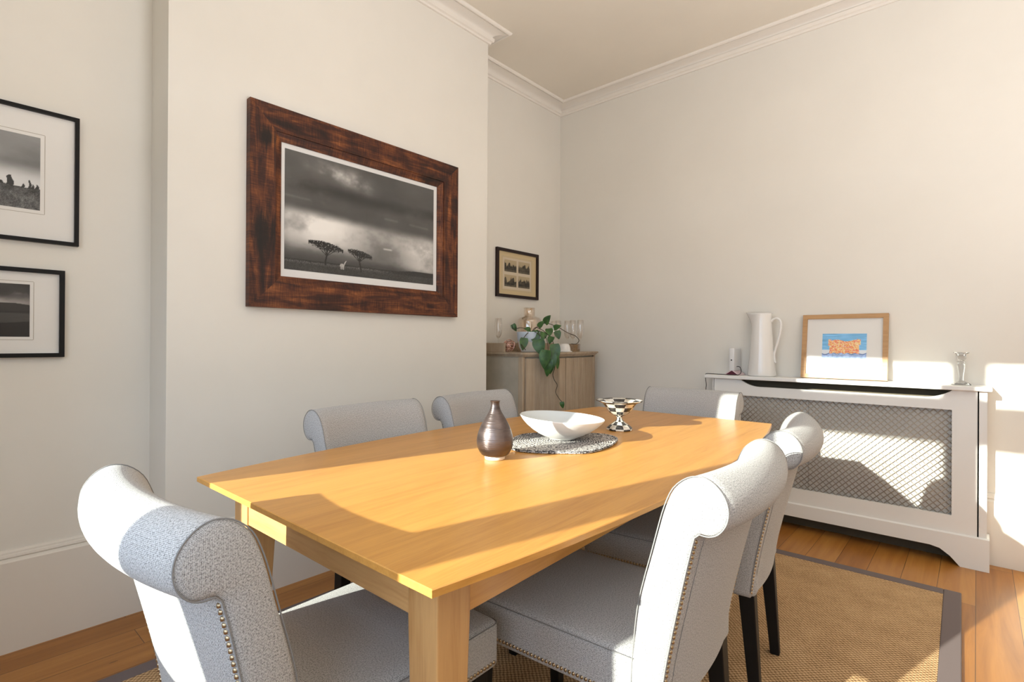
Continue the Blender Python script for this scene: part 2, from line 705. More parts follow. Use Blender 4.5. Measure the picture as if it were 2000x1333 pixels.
skirt = [(0, .0), (0, .362), (.006, .362), (.010, .354), (.010, .349), (.016, .346), (.018, .338), (.013, .333), (.020, .327), (.024, .322), (.024, 0)]
for nm, path in (('baseboard_left', wall_path[0:2]), ('baseboard_chimney', wall_path[2:4]), ('baseboard_alcove', wall_path[4:6]), ('baseboard_far', wall_path[5:7])):
    b = MB()
    if nm == 'baseboard_far':
        path = [(XA + .024, YF), (XR, YF)]
    sweep_poly(b, path, skirt)
    struct(b.build(nm, M_skirt))

# ---------------------------------------------------------------- rug
rug = empty('sisal_rug', (-1.085, 1.5, 0), math.radians(1.0))
tag(rug, 'flat woven brown sisal rug with grey-brown binding lying under the table', 'rug')
RX, RY0, RY1, BW = 1.065, -1.55, 1.565, .062
b = MB()
b.box(-RX + BW, RX - BW, RY0 + BW, RY1 - BW, .0, .011)
b.build('weave', M_sisal, rug)
b = MB()
b.box(-RX, -RX + BW, RY0, RY1, 0, .013, .004, 2)
b.box(RX - BW, RX, RY0, RY1, 0, .013, .004, 2)
b.box(-RX + BW, RX - BW, RY0, RY0 + BW, 0, .013, .004, 2)
b.box(-RX + BW, RX - BW, RY1 - BW, RY1, 0, .013, .004, 2)
b.build('binding', M_band, rug)

# ---------------------------------------------------------------- dining table
tb = empty('dining_table', (-1.13, 1.552, 0.0), math.radians(2.1))
tag(tb, 'golden oak dining table with bowed long sides and square tapered legs', 'table')
ZT = .75


def half_w(y):
    t = y / 1.05
    return (.474 - .012 * t) + .098 * (1 - t * t)


ys = np.linspace(-1.05, 1.05, 33)
out = [(-half_w(y), y) for y in ys] + [(half_w(y), y) for y in ys[::-1]]
b = MB()
rings = []
for (ins, z) in ((.0, ZT - .0015), (.0015, ZT), (0, ZT - .0015), (0, ZT - .013), (.035, ZT - .024)):
    rings.append([(math.copysign(abs(x) - ins, x), math.copysign(abs(y) - min(ins, .03), y) if abs(abs(y) - 1.05) < 1e-6 else y, z) for x, y in out])
n = len(out)
R0 = [rings[1], rings[2], rings[3], rings[4]]
vs = [v for rg in R0 for v in rg]
fs = []
for i in range(3):
    fs += [[i * n + k, i * n + (k + 1) % n, (i + 1) * n + (k + 1) % n, (i + 1) * n + k] for k in range(n)]
half = len(ys)
for base in (0, 3 * n):
    for k in range(half - 1):
        fs.append([base + k, base + k + 1, base + n - 2 - k, base + n - 1 - k])
b.faces_from(vs, fs)
b.build('tabletop', M_oak, tb)
LX, LY, LW = .418, .978, .08
for sx in (-1, 1):
    for sy in (-1, 1):
        b = MB()
        vs = []
        for (z, w) in ((.014, .052), (.63, LW), (ZT - .024, LW)):
            ox, oy = sx * LX, sy * LY
            ix, iy = sx * (LX - w), sy * (LY - w)
            vs += [(ox, oy, z), (ix, oy, z), (ix, iy, z), (ox, iy, z)]
        fs = [[0, 1, 2, 3], [8, 9, 10, 11]]
        for i in range(2):
            fs += [[i * 4 + k, i * 4 + (k + 1) % 4, i * 4 + 4 + (k + 1) % 4, i * 4 + 4 + k] for k in range(4)]
        b.faces_from(vs, fs)
        lg = b.build('leg', M_oakz, tb)
        bv = lg.modifiers.new('soft', 'BEVEL'); bv.width = .003; bv.segments = 2; bv.limit_method = 'ANGLE'
for sx in (-1, 1):
    b = MB()
    x = sx * (LX - .005)
    b.box(min(x, x - sx * .022), max(x, x - sx * .022), -(LY - LW), LY - LW, .634, ZT - .024)
    b.build('apron', M_oak, tb)
for sy in (-1, 1):
    b = MB()
    y = sy * (LY - .004)
    b.box(-(LX - LW), LX - LW, min(y, y - sy * .022), max(y, y - sy * .022), .634, ZT - .024)
    b.build('apron', M_oakx, tb)

for ch in tb.children:                      # the ends are not quite square to the sides
    for v in ch.data.vertices:
        v.co.y -= .028 * v.co.x

# ---------------------------------------------------------------- dining chairs
CW = .498          # back width
SAG = .034         # how far the middle of the back bows backwards
NZ = .762
prof_ctrl = [(-.137, .43), (-.131, .50), (-.121, .58), (-.107, .64), (-.090, .70), (-.075, .755), (-.062, .80), (-.045, .838),
             (-.018, .862), (.010, .868), (.036, .858), (.056, .836), (.063, .811), (.058, .787), (.043, .768), (.024, .760), (.006, .7605)]
prof_rear = [(-.004, .752), (-.017, .70), (-.037, .61), (-.054, .53), (-.068, .455), (-.080, .36)]


ZOFF = -.007


def chair_profile():
    """side outline of the back: (distance behind the neck, height)"""
    a = [(p.x, p.y) for p in catmull([(x, z, 0) for x, z in [(-.139, .36)] + prof_ctrl], 3)]
    r = [(p.x, p.y) for p in catmull([(x, z, 0) for x, z in prof_rear], 4)]
    return [(u * .91 if (u > 0 and z > .74) else u, z + ZOFF) for u, z in a + r]


def back_off(t):
    return SAG * (1 - (2 * t / CW) ** 2)


YB = -.31          # local y of the neck at the two ends of the back


def taper(z):
    """the back narrows a little towards the seat"""
    k = min(1, max(0, (.76 - z) / .40))
    return 1 - .085 * k


def bp(u, z, t):
    s = t * taper(z)
    return Vector((s, YB - u - back_off(t) * (1 - .35 * min(1, max(0, (.76 - z) / .4))), z))


def make_chair():
    root = empty('dining_chair')
    prof = chair_profile()
    n = len(prof)
    cu = sum(p[0] for p in prof) / n
    ls = [0]
    for i in range(1, n + 1):
        ls.append(ls[-1] + math.hypot(prof[i % n][0] - prof[i - 1][0], prof[i % n][1] - prof[i - 1][1]))
    # normals of the profile (for rounding the end rims)
    nr = []
    for i in range(n):
        a, c = prof[i - 1], prof[(i + 1) % n]
        d = Vector((c[0] - a[0], c[1] - a[1]))
        d.normalize()
        nr.append(Vector((d.y, -d.x)))
    area = sum(prof[i][0] * prof[(i + 1) % n][1] - prof[(i + 1) % n][0] * prof[i][1] for i in range(n))
    sgn = 1 if area < 0 else -1
    ts = [(-CW / 2, .010), (-CW / 2 + .003, .004), (-CW / 2 + .009, 0)] + [(t, 0) for t in np.linspace(-CW / 2 + .03, CW / 2 - .03, 19)] + [(CW / 2 - .009, 0), (CW / 2 - .003, .004), (CW / 2, .010)]
    vs, uvs, fs = [], [], []
    for (t, ins) in ts:
        for i in range(n + 1):
            p = prof[i % n]
            q = nr[i % n] * (-sgn * -1) * ins
            # inset towards the inside
            u, z = p[0] + q.x, p[1] + q.y
            vs.append(bp(u, z, t))
            uvs.append((math.copysign(abs(t) + ins, t), ls[i]))
    m_ = n + 1
    for j in range(len(ts) - 1):
        for i in range(n):
            fs.append([j * m_ + i, j * m_ + i + 1, (j + 1) * m_ + i + 1, (j + 1) * m_ + i])
    b = MB()
    b.faces_from(vs, fs, True, uvs)
    # end caps, flat scroll-shaped faces
    from mathutils.geometry import tessellate_polygon
    for j in (0, len(ts) - 1):
        ring = [vs[j * m_ + i] for i in range(n)]
        flat = [Vector((-(p.y), p.z, 0)) for p in ring]
        tri = tessellate_polygon([flat])
        b.faces_from(ring, [list(tq) for tq in tri], True, [(p.y, p.z) for p in ring])
    bmesh.ops.remove_doubles(b.bm, verts=list(b.bm.verts), dist=1e-5)
    back = b.build('backrest', M_fabric, root)
    # piping around each scroll end
    for s in (-1, 1):
        b = MB()
        t = s * (CW / 2 - .0035)
        i0 = 2
        path = [bp(prof[i][0] + nr[i].x * 0, prof[i][1], t) for i in range(i0, n - 1)]
        b.tube(path, .0013, 6)
        b.build('piping', M_piping, back)
    # outside back panel, set between two rows of nails
    b = MB()
    zz = np.linspace(.356, .743, 26)
    rearp = [(p.x, p.y) for p in catmull([(x, z, 0) for x, z in [(x_, z_ + ZOFF) for x_, z_ in prof_rear]], 4)][::-1]
    def rear_u(z):
        return float(np.interp(z, [p[1] for p in rearp], [p[0] for p in rearp]))
    tt = np.linspace(-CW / 2 + .040, CW / 2 - .020, 21)
    vs, fs, uvs = [], [], []
    for z in zz:
        for t in tt:
            e = 0.0022 * min(1, (CW / 2 - .020 - abs(t)) / .03)
            vs.append(bp(rear_u(z) - .0006 + e, z, t)); uvs.append((t, z))
    for i in range(len(zz) - 1):
        for k in range(len(tt) - 1):
            a = i * len(tt) + k
            fs.append([a, a + 1, a + len(tt) + 1, a + len(tt)])
    b.faces_from(vs, fs, True, uvs)
    ob = b.build('outside_back', M_fabric, root)
    for s in (-1, 1):
        b = MB()
        for z in np.arange(.368, .742, .0105):
            t = s * (CW / 2 - .0125)
            c = bp(rear_u(z), z, t)
            b.dome(c, (0, -1, .2), .0046, .0035, 7)
        b.build('nailhead_trim', M_nail, ob)
    # seat: padded box with a crowned top
    t_ = bmesh.new()
    bmesh.ops.create_cube(t_, size=1.0)
    bmesh.ops.bevel(t_, geom=list(t_.edges), offset=.06, segments=3, profile=.5, affect='EDGES')
    bmesh.ops.subdivide_edges(t_, edges=[e for e in t_.edges if e.calc_length() > .3], cuts=9, use_grid_fill=True)
    Y0, Y1, Z0, Z1 = -.245, .32, .346, .457
    for v in t_.verts:
        fy = v.co.y + .5
        w = .415 + .02 * fy
        # corner rounding stays small in metres
        x, y, z = v.co.x, v.co.y, v.co.z
        def sq(c, size):
            e = .5 - abs(c)
            return math.copysign(size / 2 - min(e, .06) / .06 * .016 - (max(0, e - .06) / .44) * (size / 2 - .016), c)
        X, Yy = sq(x, w), (Y0 + Y1) / 2 + sq(y, Y1 - Y0)
        Zz = (Z0 + Z1) / 2 + sq(z, Z1 - Z0)
        if z > .4:
            Zz += .018 * (1 - (2 * x) ** 2) * (1 - (2 * y) ** 4)
        v.co = (X, Yy, Zz)
    b = MB(); b.merge(t_, True)
    seat = b.build('seat', M_fabric, root)
    # seam round the top of the seat
    b = MB()
    hw = .2175
    loop = []
    for (cx, cy, a0) in ((hw - .018, Y1 - .018, 0), (-hw + .018, Y1 - .018, 90), (-hw + .026, Y0 + .018, 180), (hw - .026, Y0 + .018, 270)):
        for a in (0, 30, 60, 90):
            a_ = math.radians(a0 + a)
            loop.append((cx + .0175 * math.cos(a_), cy + .0175 * math.sin(a_), Z1 - .006))
    b.tube(loop, .0013, 6, closed=True)
    b.build('seat_seam', M_piping, seat)
    for s in (-1, 1):
        b = MB()
        for y in np.arange(Y0 + .03, Y1 - .012, .0105):
            wv = (.415 + .02 * (y - Y0) / (Y1 - Y0)) / 2
            b.dome((s * wv, y, Z0 + .019), (s, 0, 0), .0046, .0035, 7)
        b.build('nailhead_trim', M_nail, seat)
    b = MB()
    for x in np.arange(-.20, .201, .0105):
        b.dome((x, Y1, Z0 + .019), (0, 1, 0), .0046, .0035, 7)
    b.build('nailhead_trim', M_nail, seat)
    # legs
    for s in (-1, 1):
        for front in (1, 0):
            b = MB()
            if front:
                top, bot = (s * .178, .275), (s * .180, .275)
            else:
                top, bot = (s * .178, -.215), (s * .180, -.245)
            vs = []
            for (c, w, z) in ((bot, .030, .0), (top, .046, .37)):
                vs += [(c[0] + dx * w / 2, c[1] + dy * w / 2, z) for dx, dy in ((-1, -1), (1, -1), (1, 1), (-1, 1))]
            fs = [[0, 1, 2, 3], [4, 5, 6, 7]] + [[k, (k + 1) % 4, 4 + (k + 1) % 4, 4 + k] for k in range(4)]
            b.faces_from(vs, fs)
            lg = b.build('leg', M_legs, root)
            bv = lg.modifiers.new('soft', 'BEVEL'); bv.width = .003; bv.segments = 2
    return root


def dup(root):
    c = root.copy()
    COL.objects.link(c)
    for ch in list(root.children):
        k = ch.copy()
        COL.objects.link(k)
        k.parent = c
        for g in list(ch.children):
            q = g.copy()
            COL.objects.link(q)
            q.parent = k
    return c


chair0 = make_chair()
RUGZ = .0115
chairs = [
    (-1.042, .579, 2.0, 'grey tweed scroll-back chair at the near end of the table, its back half in sun'),
    (-.712, 1.185, 93.1, 'grey tweed chair at the near right of the table, its scroll end fully sunlit'),
    (-.757, 1.826, 97.0, 'grey tweed chair behind the near right one, two black legs showing on the rug'),
    (-1.485, 1.204, -84.5, 'grey tweed chair in shade under the big landscape picture, behind the brown vase'),
    (-1.515, 1.829, -84, 'grey tweed chair in shade before the cabinet, beyond the brown bottle vase'),
    (-1.131, 2.415, 180.4, 'grey tweed chair at the far end of the table, before the radiator cover'),
]
for i, (x, y, rz, lab) in enumerate(chairs):
    o = chair0 if i == 0 else dup(chair0)
    o.location = (x, y, RUGZ)
    o.rotation_euler = (0, 0, math.radians(rz))
    tag(o, lab, 'chair', 'dining chairs round the oak table')

# ---------------------------------------------------------------- things on the table
# brown bottle vase
vz = empty('bottle_vase', (-1.137, 1.205, ZT))
tag(vz, 'dark brown glazed bottle vase with pale unglazed foot standing on the table', 'vase')


def vase_mat():
    t = NT('brown_metallic_glaze')
    v = t.mapping('Object', (3, 3, 260))
    n = t.noise(v, 1.0, 3)
    n2 = t.noise(t.mapping('Object', (8, 8, 40)), 1.0, 4)
    t.set(t.ramp(n2, [(.3, (.07, .055, .052)), (.7, (.19, .145, .135))]), .33, .8, .6)
    t.bump(n, .45, .0022)
    return t.m


b = MB()
pr = catmull([(r, z, 0) for r, z in [(.030, .011), (.042, .016), (.0535, .034), (.0575, .055), (.055, .078), (.046, .104), (.033, .128), (.021, .148), (.0155, .162), (.0138, .172), (.0145, .180), (.0165, .184)]], 4)
prof = [(p.x, p.y) for p in pr] + [(.0140, .1835), (.0118, .174), (.0125, .16), (.018, .146)]
b.lathe(prof, 48)
b.build('body', vase_mat(), vz)
b = MB(); b.lathe([(0, 0), (.029, 0), (.0315, .002), (.033, .012), (.030, .013)], 48)
b.build('foot', M_bisque, vz)['label'] = 'pale unglazed foot'

# crocheted place mat
MATZ = .009


def mat_mat():
    t = NT('crocheted_cotton')
    tc = t.n('TexCoord')
    vo = t.n('TexVoronoi')
    vo.inputs['Scale'].default_value = 150
    t.l(tc.outputs['Object'], vo.inputs['Vector'])
    ln = t.n('VectorMath', operation='LENGTH')
    t.l(tc.outputs['Object'], ln.inputs[0])
    ringv = t.math('SINE', t.math('MULTIPLY', ln.outputs['Value'], 2 * math.pi / .009))
    n = t.noise(tc.outputs['Object'], 220, 2)
    f = t.math('ADD', t.math('MULTIPLY', vo.outputs['Distance'], .6), t.math('ADD', t.math('MULTIPLY', ringv, .12), t.math('MULTIPLY', n, .35)))
    c = t.ramp(f, [(.22, (.74, .70, .66)), (.42, (.55, .52, .49)), (.55, (.13, .12, .12)), (.8, (.06, .06, .06))])
    t.set(c, .95, spec=.1)
    t.bump(t.math('SUBTRACT', 1.0, f), .9, .004)
    return t.m


mo = [(-1.290, 1.455), (-1.322, 1.53), (-1.318, 1.60), (-1.235, 1.70), (-1.12, 1.785), (-1.03, 1.765), (-.985, 1.69), (-.958, 1.58), (-.962, 1.468), (-1.02, 1.405), (-1.075, 1.362), (-1.135, 1.335), (-1.19, 1.337), (-1.24, 1.385)]
mcx, mcy = -1.14, 1.56
loop = catmull([(x - mcx, y - mcy, 0) for x, y in mo], 8, True)
b = MB()
n = len(loop)
vs, fs = [], []
rr = [(0.0, 1.0), (.25, 1.0), (.5, 1.0), (.75, 1.0), (.9, 1.0), (.97, .9), (1.0, .5), (.98, .1), (.9, 0.0)]
vs.append((0, 0, MATZ))
for (f_, hz) in rr[1:]:
    for k, p in enumerate(loop):
        wv = .0012 * math.sin(k * 1.9) if f_ > .85 else 0
        scallop = 1 + (.008 * math.sin(k * math.pi) if f_ > .95 else 0)
        vs.append((p.x * f_ * scallop, p.y * f_ * scallop, MATZ * hz + (wv if hz > .3 else 0) + (.0012 * math.sin(f_ * 90) if .1 < f_ < .9 and hz == 1 else 0)))
for k in range(n):
    fs.append([0, 1 + k, 1 + (k + 1) % n])
for j in range(len(rr) - 2):
    for k in range(n):
        fs.append([1 + j * n + k, 1 + j * n + (k + 1) % n, 1 + (j + 1) * n + (k + 1) % n, 1 + (j + 1) * n + k])
b.faces_from(vs, fs, True)
pm = b.build('crocheted_mat', mat_mat())
pm.location = (mcx, mcy, ZT)
tag(pm, 'thick crocheted black and cream mat on the table under the white bowl', 'placemat')
# crocheted rim stitches as geometry belong to the same mat
b = MB()
for k in range(0, n * 1, 1):
    p, q = loop[k], loop[(k + 1) % n]
    for f_ in (0, .5):
        c = p.lerp(q, f_)
        d = (q - p).normalized()
        b.dome((c.x * .985, c.y * .985, .006), (d.y, -d.x, .9), .0052, .006, 6)
b.build('stitched_rim', mat_mat(), pm)

# white bowl
bowl = MB()
po = [(.0, .004), (.040, .004), (.043, .0), (.048, .0), (.051, .004), (.062, .008), (.085, .018), (.110, .033), (.132, .050), (.147, .065), (.156, .077), (.1575, .080), (.156, .0815)]
pi_ = [(.1535, .0795), (.144, .067), (.128, .052), (.106, .036), (.080, .022), (.050, .013), (.02, .010), (0, .010)]
bowl.lathe(po, 72)
bo = None
bw = empty('serving_bowl', (-1.157, 1.590, ZT + MATZ + .0022), math.radians(41))
tag(bw, 'wide shallow white ceramic bowl on the crocheted mat', 'bowl')
for v in bowl.bm.verts:
    v.co.z -= .009 * (v.co.x / .157) * (v.co.z / .08)
bowl.build('outside', M_satin_ceramic, bw)
inn = MB(); inn.lathe([(.156, .0815)] + pi_, 72)
for v in inn.bm.verts:
    v.co.z -= .009 * (v.co.x / .157) * (v.co.z / .08)
inn.build('inside', M_bowl_in, bw)['label'] = 'pale grey glazed inside'

# checked footed compote


def check_mat():
    t = NT('black_white_checks')
    tc = t.n('TexCoord')
    sp = t.n('SeparateXYZ')
    t.l(tc.outputs['UV'], sp.inputs[0])
    nz = t.noise(tc.outputs['Object'], 60, 3)
    u = t.math('ADD', t.math('MULTIPLY', sp.outputs[0], 10.0), t.math('MULTIPLY', nz, .25))
    v = t.math('ADD', t.math('MULTIPLY', sp.outputs[1], 46.0), t.math('MULTIPLY', nz, .25))
    fl_ = t.math('ADD', t.math('FLOOR', u), t.math('FLOOR', v))
    md = t.math('MODULO', fl_, 2.0)
    n2 = t.noise(tc.outputs['Object'], 35, 3)
    wcol = t.ramp(n2, [(.3, (.70, .62, .48)), (.6, (.85, .82, .75))])
    bcol = t.ramp(n2, [(.3, (.015, .015, .018)), (.7, (.10, .095, .09))])
    t.set(t.mix(md, wcol, bcol), .08, spec=.7)
    t.b.inputs['Metallic'].default_value = .25
    return t.m


M_check = check_mat()
cp = empty('footed_compote', (-1.132, 1.967, ZT))
tag(cp, 'black and white checked footed bowl with flared rim standing near the far table end', 'compote')


def scal(a, r, z):
    return 1 + .03 * max(0, (r - .06) / .04) * math.cos(8 * a)


b = MB()
b.lathe([(.014, .060), (.028, .064), (.042, .074), (.054, .088), (.064, .104), (.072, .113), (.088, .121), (.098, .124), (.099, .1265), (.090, .1245), (.073, .117), (.062, .107), (.050, .090), (.036, .077), (.02, .069), (0, .067)], 64, warp=scal)
b.build('bowl', M_check, cp)
b = MB()
b.lathe([(0, 0), (.053, 0), (.055, .004), (.053, .009), (.046, .016), (.034, .026), (.022, .034), (.0135, .042), (.0115, .050), (.0125, .056), (.018, .0615), (.013, .064), (0, .064)], 64, warp=lambda a, r, z: 1 + .03 * max(0, (r - .03) / .03) * math.cos(8 * a))
b.build('pedestal_foot', M_check, cp)

# ---------------------------------------------------------------- pictures
def vnoise(nx, ny, fx, fy, seed, octv=5, rough=.55):
    g = np.random.default_rng(seed)
    outp = np.zeros((ny, nx))
    amp, tot = 1.0, 0
    for o in range(octv):
        kx, ky = max(2, int(fx * 2 ** o)), max(2, int(fy * 2 ** o))
        gr = g.random((ky + 2, kx + 2))
        X = np.linspace(0, kx, nx); Y = np.linspace(0, ky, ny)
        xi = np.minimum(X.astype(int), kx); yi = np.minimum(Y.astype(int), ky)
        fx_ = X - xi; fy_ = Y - yi
        fx_ = fx_ * fx_ * (3 - 2 * fx_); fy_ = fy_ * fy_ * (3 - 2 * fy_)
        a = gr[np.ix_(yi, xi)]; c = gr[np.ix_(yi, xi + 1)]; d = gr[np.ix_(yi + 1, xi)]; e = gr[np.ix_(yi + 1, xi + 1)]
        top = a + (c - a) * fx_[None, :]; bot = d + (e - d) * fx_[None, :]
        outp += amp * (top + (bot - top) * fy_[:, None])
        tot += amp
        amp *= rough
    return outp / tot


def lin(s):
    s = np.clip(s, 0, 1)
    return np.where(s <= .04045, s / 12.92, ((s + .055) / 1.055) ** 2.4)


def ink_mesh(name, parent, img, origin, ux, uz, w, h, mat=None):
    """a flat printed sheet; img[row from top, col, 3] sRGB"""
    ny, nx = img.shape[:2]
    L = lin(img)
    O, U, V = Vector(origin), Vector(ux), Vector(uz)
    X, Y = np.meshgrid(np.linspace(0, w, nx), np.linspace(h, 0, ny))
    co = np.array(O)[None, None, :] + X[..., None] * np.array(U) + Y[..., None] * np.array(V)
    me = bpy.data.meshes.new(name)
    idx = np.arange(nx * ny).reshape(ny, nx)
    q = np.stack([idx[1:, :-1], idx[1:, 1:], idx[:-1, 1:], idx[:-1, :-1]], -1).reshape(-1, 4)
    me.from_pydata(co.reshape(-1, 3).tolist(), [], q.tolist())
    at = me.color_attributes.new('ink', 'FLOAT_COLOR', 'POINT')
    rgba = np.ones((nx * ny, 4), dtype=np.float32)
    rgba[:, :3] = L.reshape(-1, 3)
    at.data.foreach_set('color', rgba.ravel())
    me.materials.append(mat or M_ink)
    o = bpy.data.objects.new(name, me)
    COL.objects.link(o)
    o.parent = parent
    return o


def sm(a, b_, x):
    t = np.clip((x - a) / (b_ - a), 0, 1)
    return t * t * (3 - 2 * t)


def savanna():
    nx, ny = 420, 264
    X, Y = np.meshgrid(np.linspace(0, 1, nx), np.linspace(0, 1, ny))   # Y down
    n1 = vnoise(nx, ny, 3, 6, 1, 6, .6); n2 = vnoise(nx, ny, 5, 4, 2, 6, .55); n3 = vnoise(nx, ny, 12, 3, 5, 4)
    g = .30 + .10 * (n1 - .5) + .05 * (n3 - .5)
    g = g - .10 * np.exp(-((Y - .27 - .02 * X) / .06) ** 2) * sm(.2, .6, n2 + .1)
    # high streaky cloud at the top left
    st = np.exp(-((Y - (.06 + .16 * X)) / .07) ** 2) * sm(.05, .2, X) * (1 - sm(.45, .62, X))
    g += .42 * st * sm(.42, .75, n2) + .06 * st
    # long pale line
    g += .06 * np.exp(-((Y - .38 - .05 * X) / .012) ** 2) * sm(.45, .6, n3)
    # bank of low cloud
    edge = .44 + .06 * X + .05 * (n2 - .5)
    low = sm(edge - .01, edge + .09, Y) * (1 - sm(.72, .90, Y + .16 * (n1 - .5) - .10 * np.exp(-((X - .92) / .2) ** 2)))
    lump = .55 + .45 * sm(.35, .65, n2)
    horiz = .40 + .6 * np.exp(-((X - .22) / .26) ** 2) + .62 * np.exp(-((X - .92) / .18) ** 2)
    g += .60 * low * lump * np.clip(horiz, 0, 1) * (1 - .25 * sm(.6, .8, Y))
    g += .25 * np.exp(-((Y - .705) / .008) ** 2) * sm(.60, .62, X) * (1 - sm(.66, .68, X)) * (n3 > .4)
    g -= .06 * sm(.80, .9, Y)
    # ground
    gy = .905 - .0 * X + .008 * (n3 - .5)
    gr = sm(gy - .004, gy + .004, Y)
    n4 = RNG.random((ny, nx))
    gv = .20 + .16 * (n1 - .5) + .16 * (n4 - .5) - .10 * np.exp(-((Y - gy) / .015) ** 2)
    gv += .20 * np.exp(-((Y - gy - .018) / .012) ** 2) * n4 * (1 - sm(.55, .7, X))
    g = g * (1 - gr) + gv * gr
    hill = (X > .68) * (Y > .905 - .020 * sm(.68, .85, X)) * (Y < .935)
    g = np.where(hill, .16, g)
    # two flat-topped trees
    def tree(cx, top, wd, hh, base, sk):
        nonlocal g
        xx = (X - cx) / wd
        cap = (np.abs(xx) < 1) & (Y > top + .02 * xx + hh * .35 * xx ** 2 + .010 * (n4 - .5)) & (Y < top + hh * (1.15 - .45 * np.abs(xx)) + .02 * xx + .024 * (n4 - .5))
        g = np.where(cap & (n4 > .05), .05 + .06 * n4, g)
        tx = cx + sk * np.sin((Y - top) * 22) * .006
        tr = (np.abs(X - tx) < .0048) & (Y > top + hh * .5) & (Y < base)
        for (s, k) in ((-1, .8), (1, .9), (-1, .35), (1, .4)):
            y0_ = top + hh * 1.75
            br = (np.abs(X - (tx + s * k * wd * .7 * np.clip((y0_ - Y) / (hh * 1.1), 0, 1))) < .0032) & (Y > top + hh * .6) & (Y < y0_)
            tr = tr | br
        g = np.where(tr, .09, g)
    tree(.235, .725, .104, .070, .93, 1)
    tree(.450, .757, .082, .060, .955, -1)
    gi = (((X - .333) / .014) ** 2 + ((Y - .915) / .018) ** 2 < 1) | ((np.abs(X - .345 - (.905 - Y) * .35) < .0035) & (Y > .868) & (Y < .915))
    for dx in (-.009, -.003, .004, .010):
        gi = gi | ((np.abs(X - .333 - dx) < .0018) & (Y > .915) & (Y < .95))
    g = np.where(gi, .62 + .25 * (n4 - .5), g)
    g = np.clip(.5 + (g - .46) * 1.12, 0.03, .95)
    return np.stack([g * 1.0, g * .985, g * .965], -1)


def frame_boards(parent, name, mat, y0, y1, z0, z1, w, x_back, x_front, axis='x', inner_drop=0.0, uvrot=True):
    """four mitred boards facing +X; w = face width"""
    specs = [
        [(y0, z1), (y1, z1), (y1 - w, z1 - w), (y0 + w, z1 - w)],
        [(y0, z0), (y1, z0), (y1 - w, z0 + w), (y0 + w, z0 + w)],
        [(y0, z0), (y0, z1), (y0 + w, z1 - w), (y0 + w, z0 + w)],
        [(y1, z0), (y1, z1), (y1 - w, z1 - w), (y1 - w, z0 + w)],
    ]
    b = MB()
    for i, q in enumerate(specs):
        vs = [(x_back, *p) for p in q] + [(x_front - (inner_drop if k > 1 else 0), *p) for k, p in enumerate(q)]
        fs = [[0, 1, 2, 3], [4, 5, 6, 7]] + [[k, (k + 1) % 4, 4 + (k + 1) % 4, 4 + k] for k in range(4)]
        o = i * 3.7
        uv = []
        for v in vs:
            a, c = (v[1], v[2]) if i < 2 else (v[2], v[1])
            uv.append((a + o, c + o * .37))
        b.faces_from(vs, fs, False, uv)
    return b.build(name, mat, parent)


# the large landscape
pic = empty('landscape_picture', (XC, 1.543, 1.267))
tag(pic, 'large black and white landscape photograph in rough brown wood frame on the chimney breast', 'picture')


def L(o, root):
    o.location = -root.location
    return o


L(frame_boards(pic, 'frame', M_rustic, .937, 2.148, 1.267, 2.170, .112, XC + .001, XC + .036), pic)
L(frame_boards(pic, 'inner_slip', M_rustic, 1.049, 2.036, 1.379, 2.058, .034, XC + .001, XC + .030, inner_drop=.014), pic)
b = MB(); b.box(XC + .001, XC + .010, 1.06, 2.02, 1.39, 2.045); L(b.build('backing_sheet', M_paper, pic), pic)
L(ink_mesh('print', pic, savanna(), (XC + .0115, 1.101, 1.448), (0, 1, 0), (0, 0, 1), .877, .553), pic)
b = MB(); b.box(XC + .0135, XC + .0150, 1.07, 2.01, 1.395, 2.04); L(b.build('glazing', M_pane, pic), pic)


def stones():
    nx, ny = 160, 150
    X, Y = np.meshgrid(np.linspace(0, 1, nx), np.linspace(0, 1, ny))
    n1 = vnoise(nx, ny, 2, 4, 11, 6, .6); n4 = RNG.random((ny, nx)); n2 = vnoise(nx, ny, 30, 20, 12, 3)
    g = .66 + .18 * (n1 - .5) + .24 * sm(.35, .62, Y) - .12 * sm(.75, .2, Y) - .10 * np.exp(-((Y - .4) / .08) ** 2)
    hz = .70 + .012 * np.sin(X * 9)
    gr = Y > hz
    g = np.where(gr, .36 + .3 * (n2 - .5) + .2 * (n4 - .5) - .1 * sm(.9, .7, Y), g)
    for (cx, wd, tp) in ((.12, .03, .60), (.30, .022, .64), (.72, .030, .575), (.52, .02, .66), (.84, .014, .66), (.90, .012, .60), (.93, .014, .655), (.97, .016, .65), (.64, .02, .66)):
        s = (np.abs(X - cx - .008 * np.sin(Y * 40)) < wd * (.75 + .35 * sm(tp, hz, Y))) & (Y > tp + .02 * ((X - cx) / wd) ** 2) & (Y < hz + .01)
        g = np.where(s, .13 + .06 * n4, g)
    return np.stack([g, g, g], -1)


def hills():
    nx, ny = 150, 118
    X, Y = np.meshgrid(np.linspace(0, 1, nx), np.linspace(0, 1, ny))
    n1 = vnoise(nx, ny, 3, 5, 21, 6, .6); n2 = vnoise(nx, ny, 4, 20, 22, 4)
    g = .17 + .20 * (n1 - .4) + .55 * np.exp(-((Y - .36) / .11) ** 2) * (.6 + .4 * n1)
    g += .25 * sm(.55, .7, n1) * np.exp(-((Y - .14) / .05) ** 2)
    g = np.where(Y > .41 + .05 * np.sin(X * 5 + 1), .15, g)
    g = np.where(Y > .47 + .05 * np.sin(X * 3.2 - .6), .08 + .04 * n1, g)
    lake = (Y > .555) & (Y < .72 - .02 * np.sin(X * 7))
    g = np.where(lake, .24 + .10 * (n2 - .5), g)
    g = np.where(Y >= .72 - .02 * np.sin(X * 7), .035 + .05 * n1 * n2, g)
    return np.stack([g, g * .96, g * .94], -1)


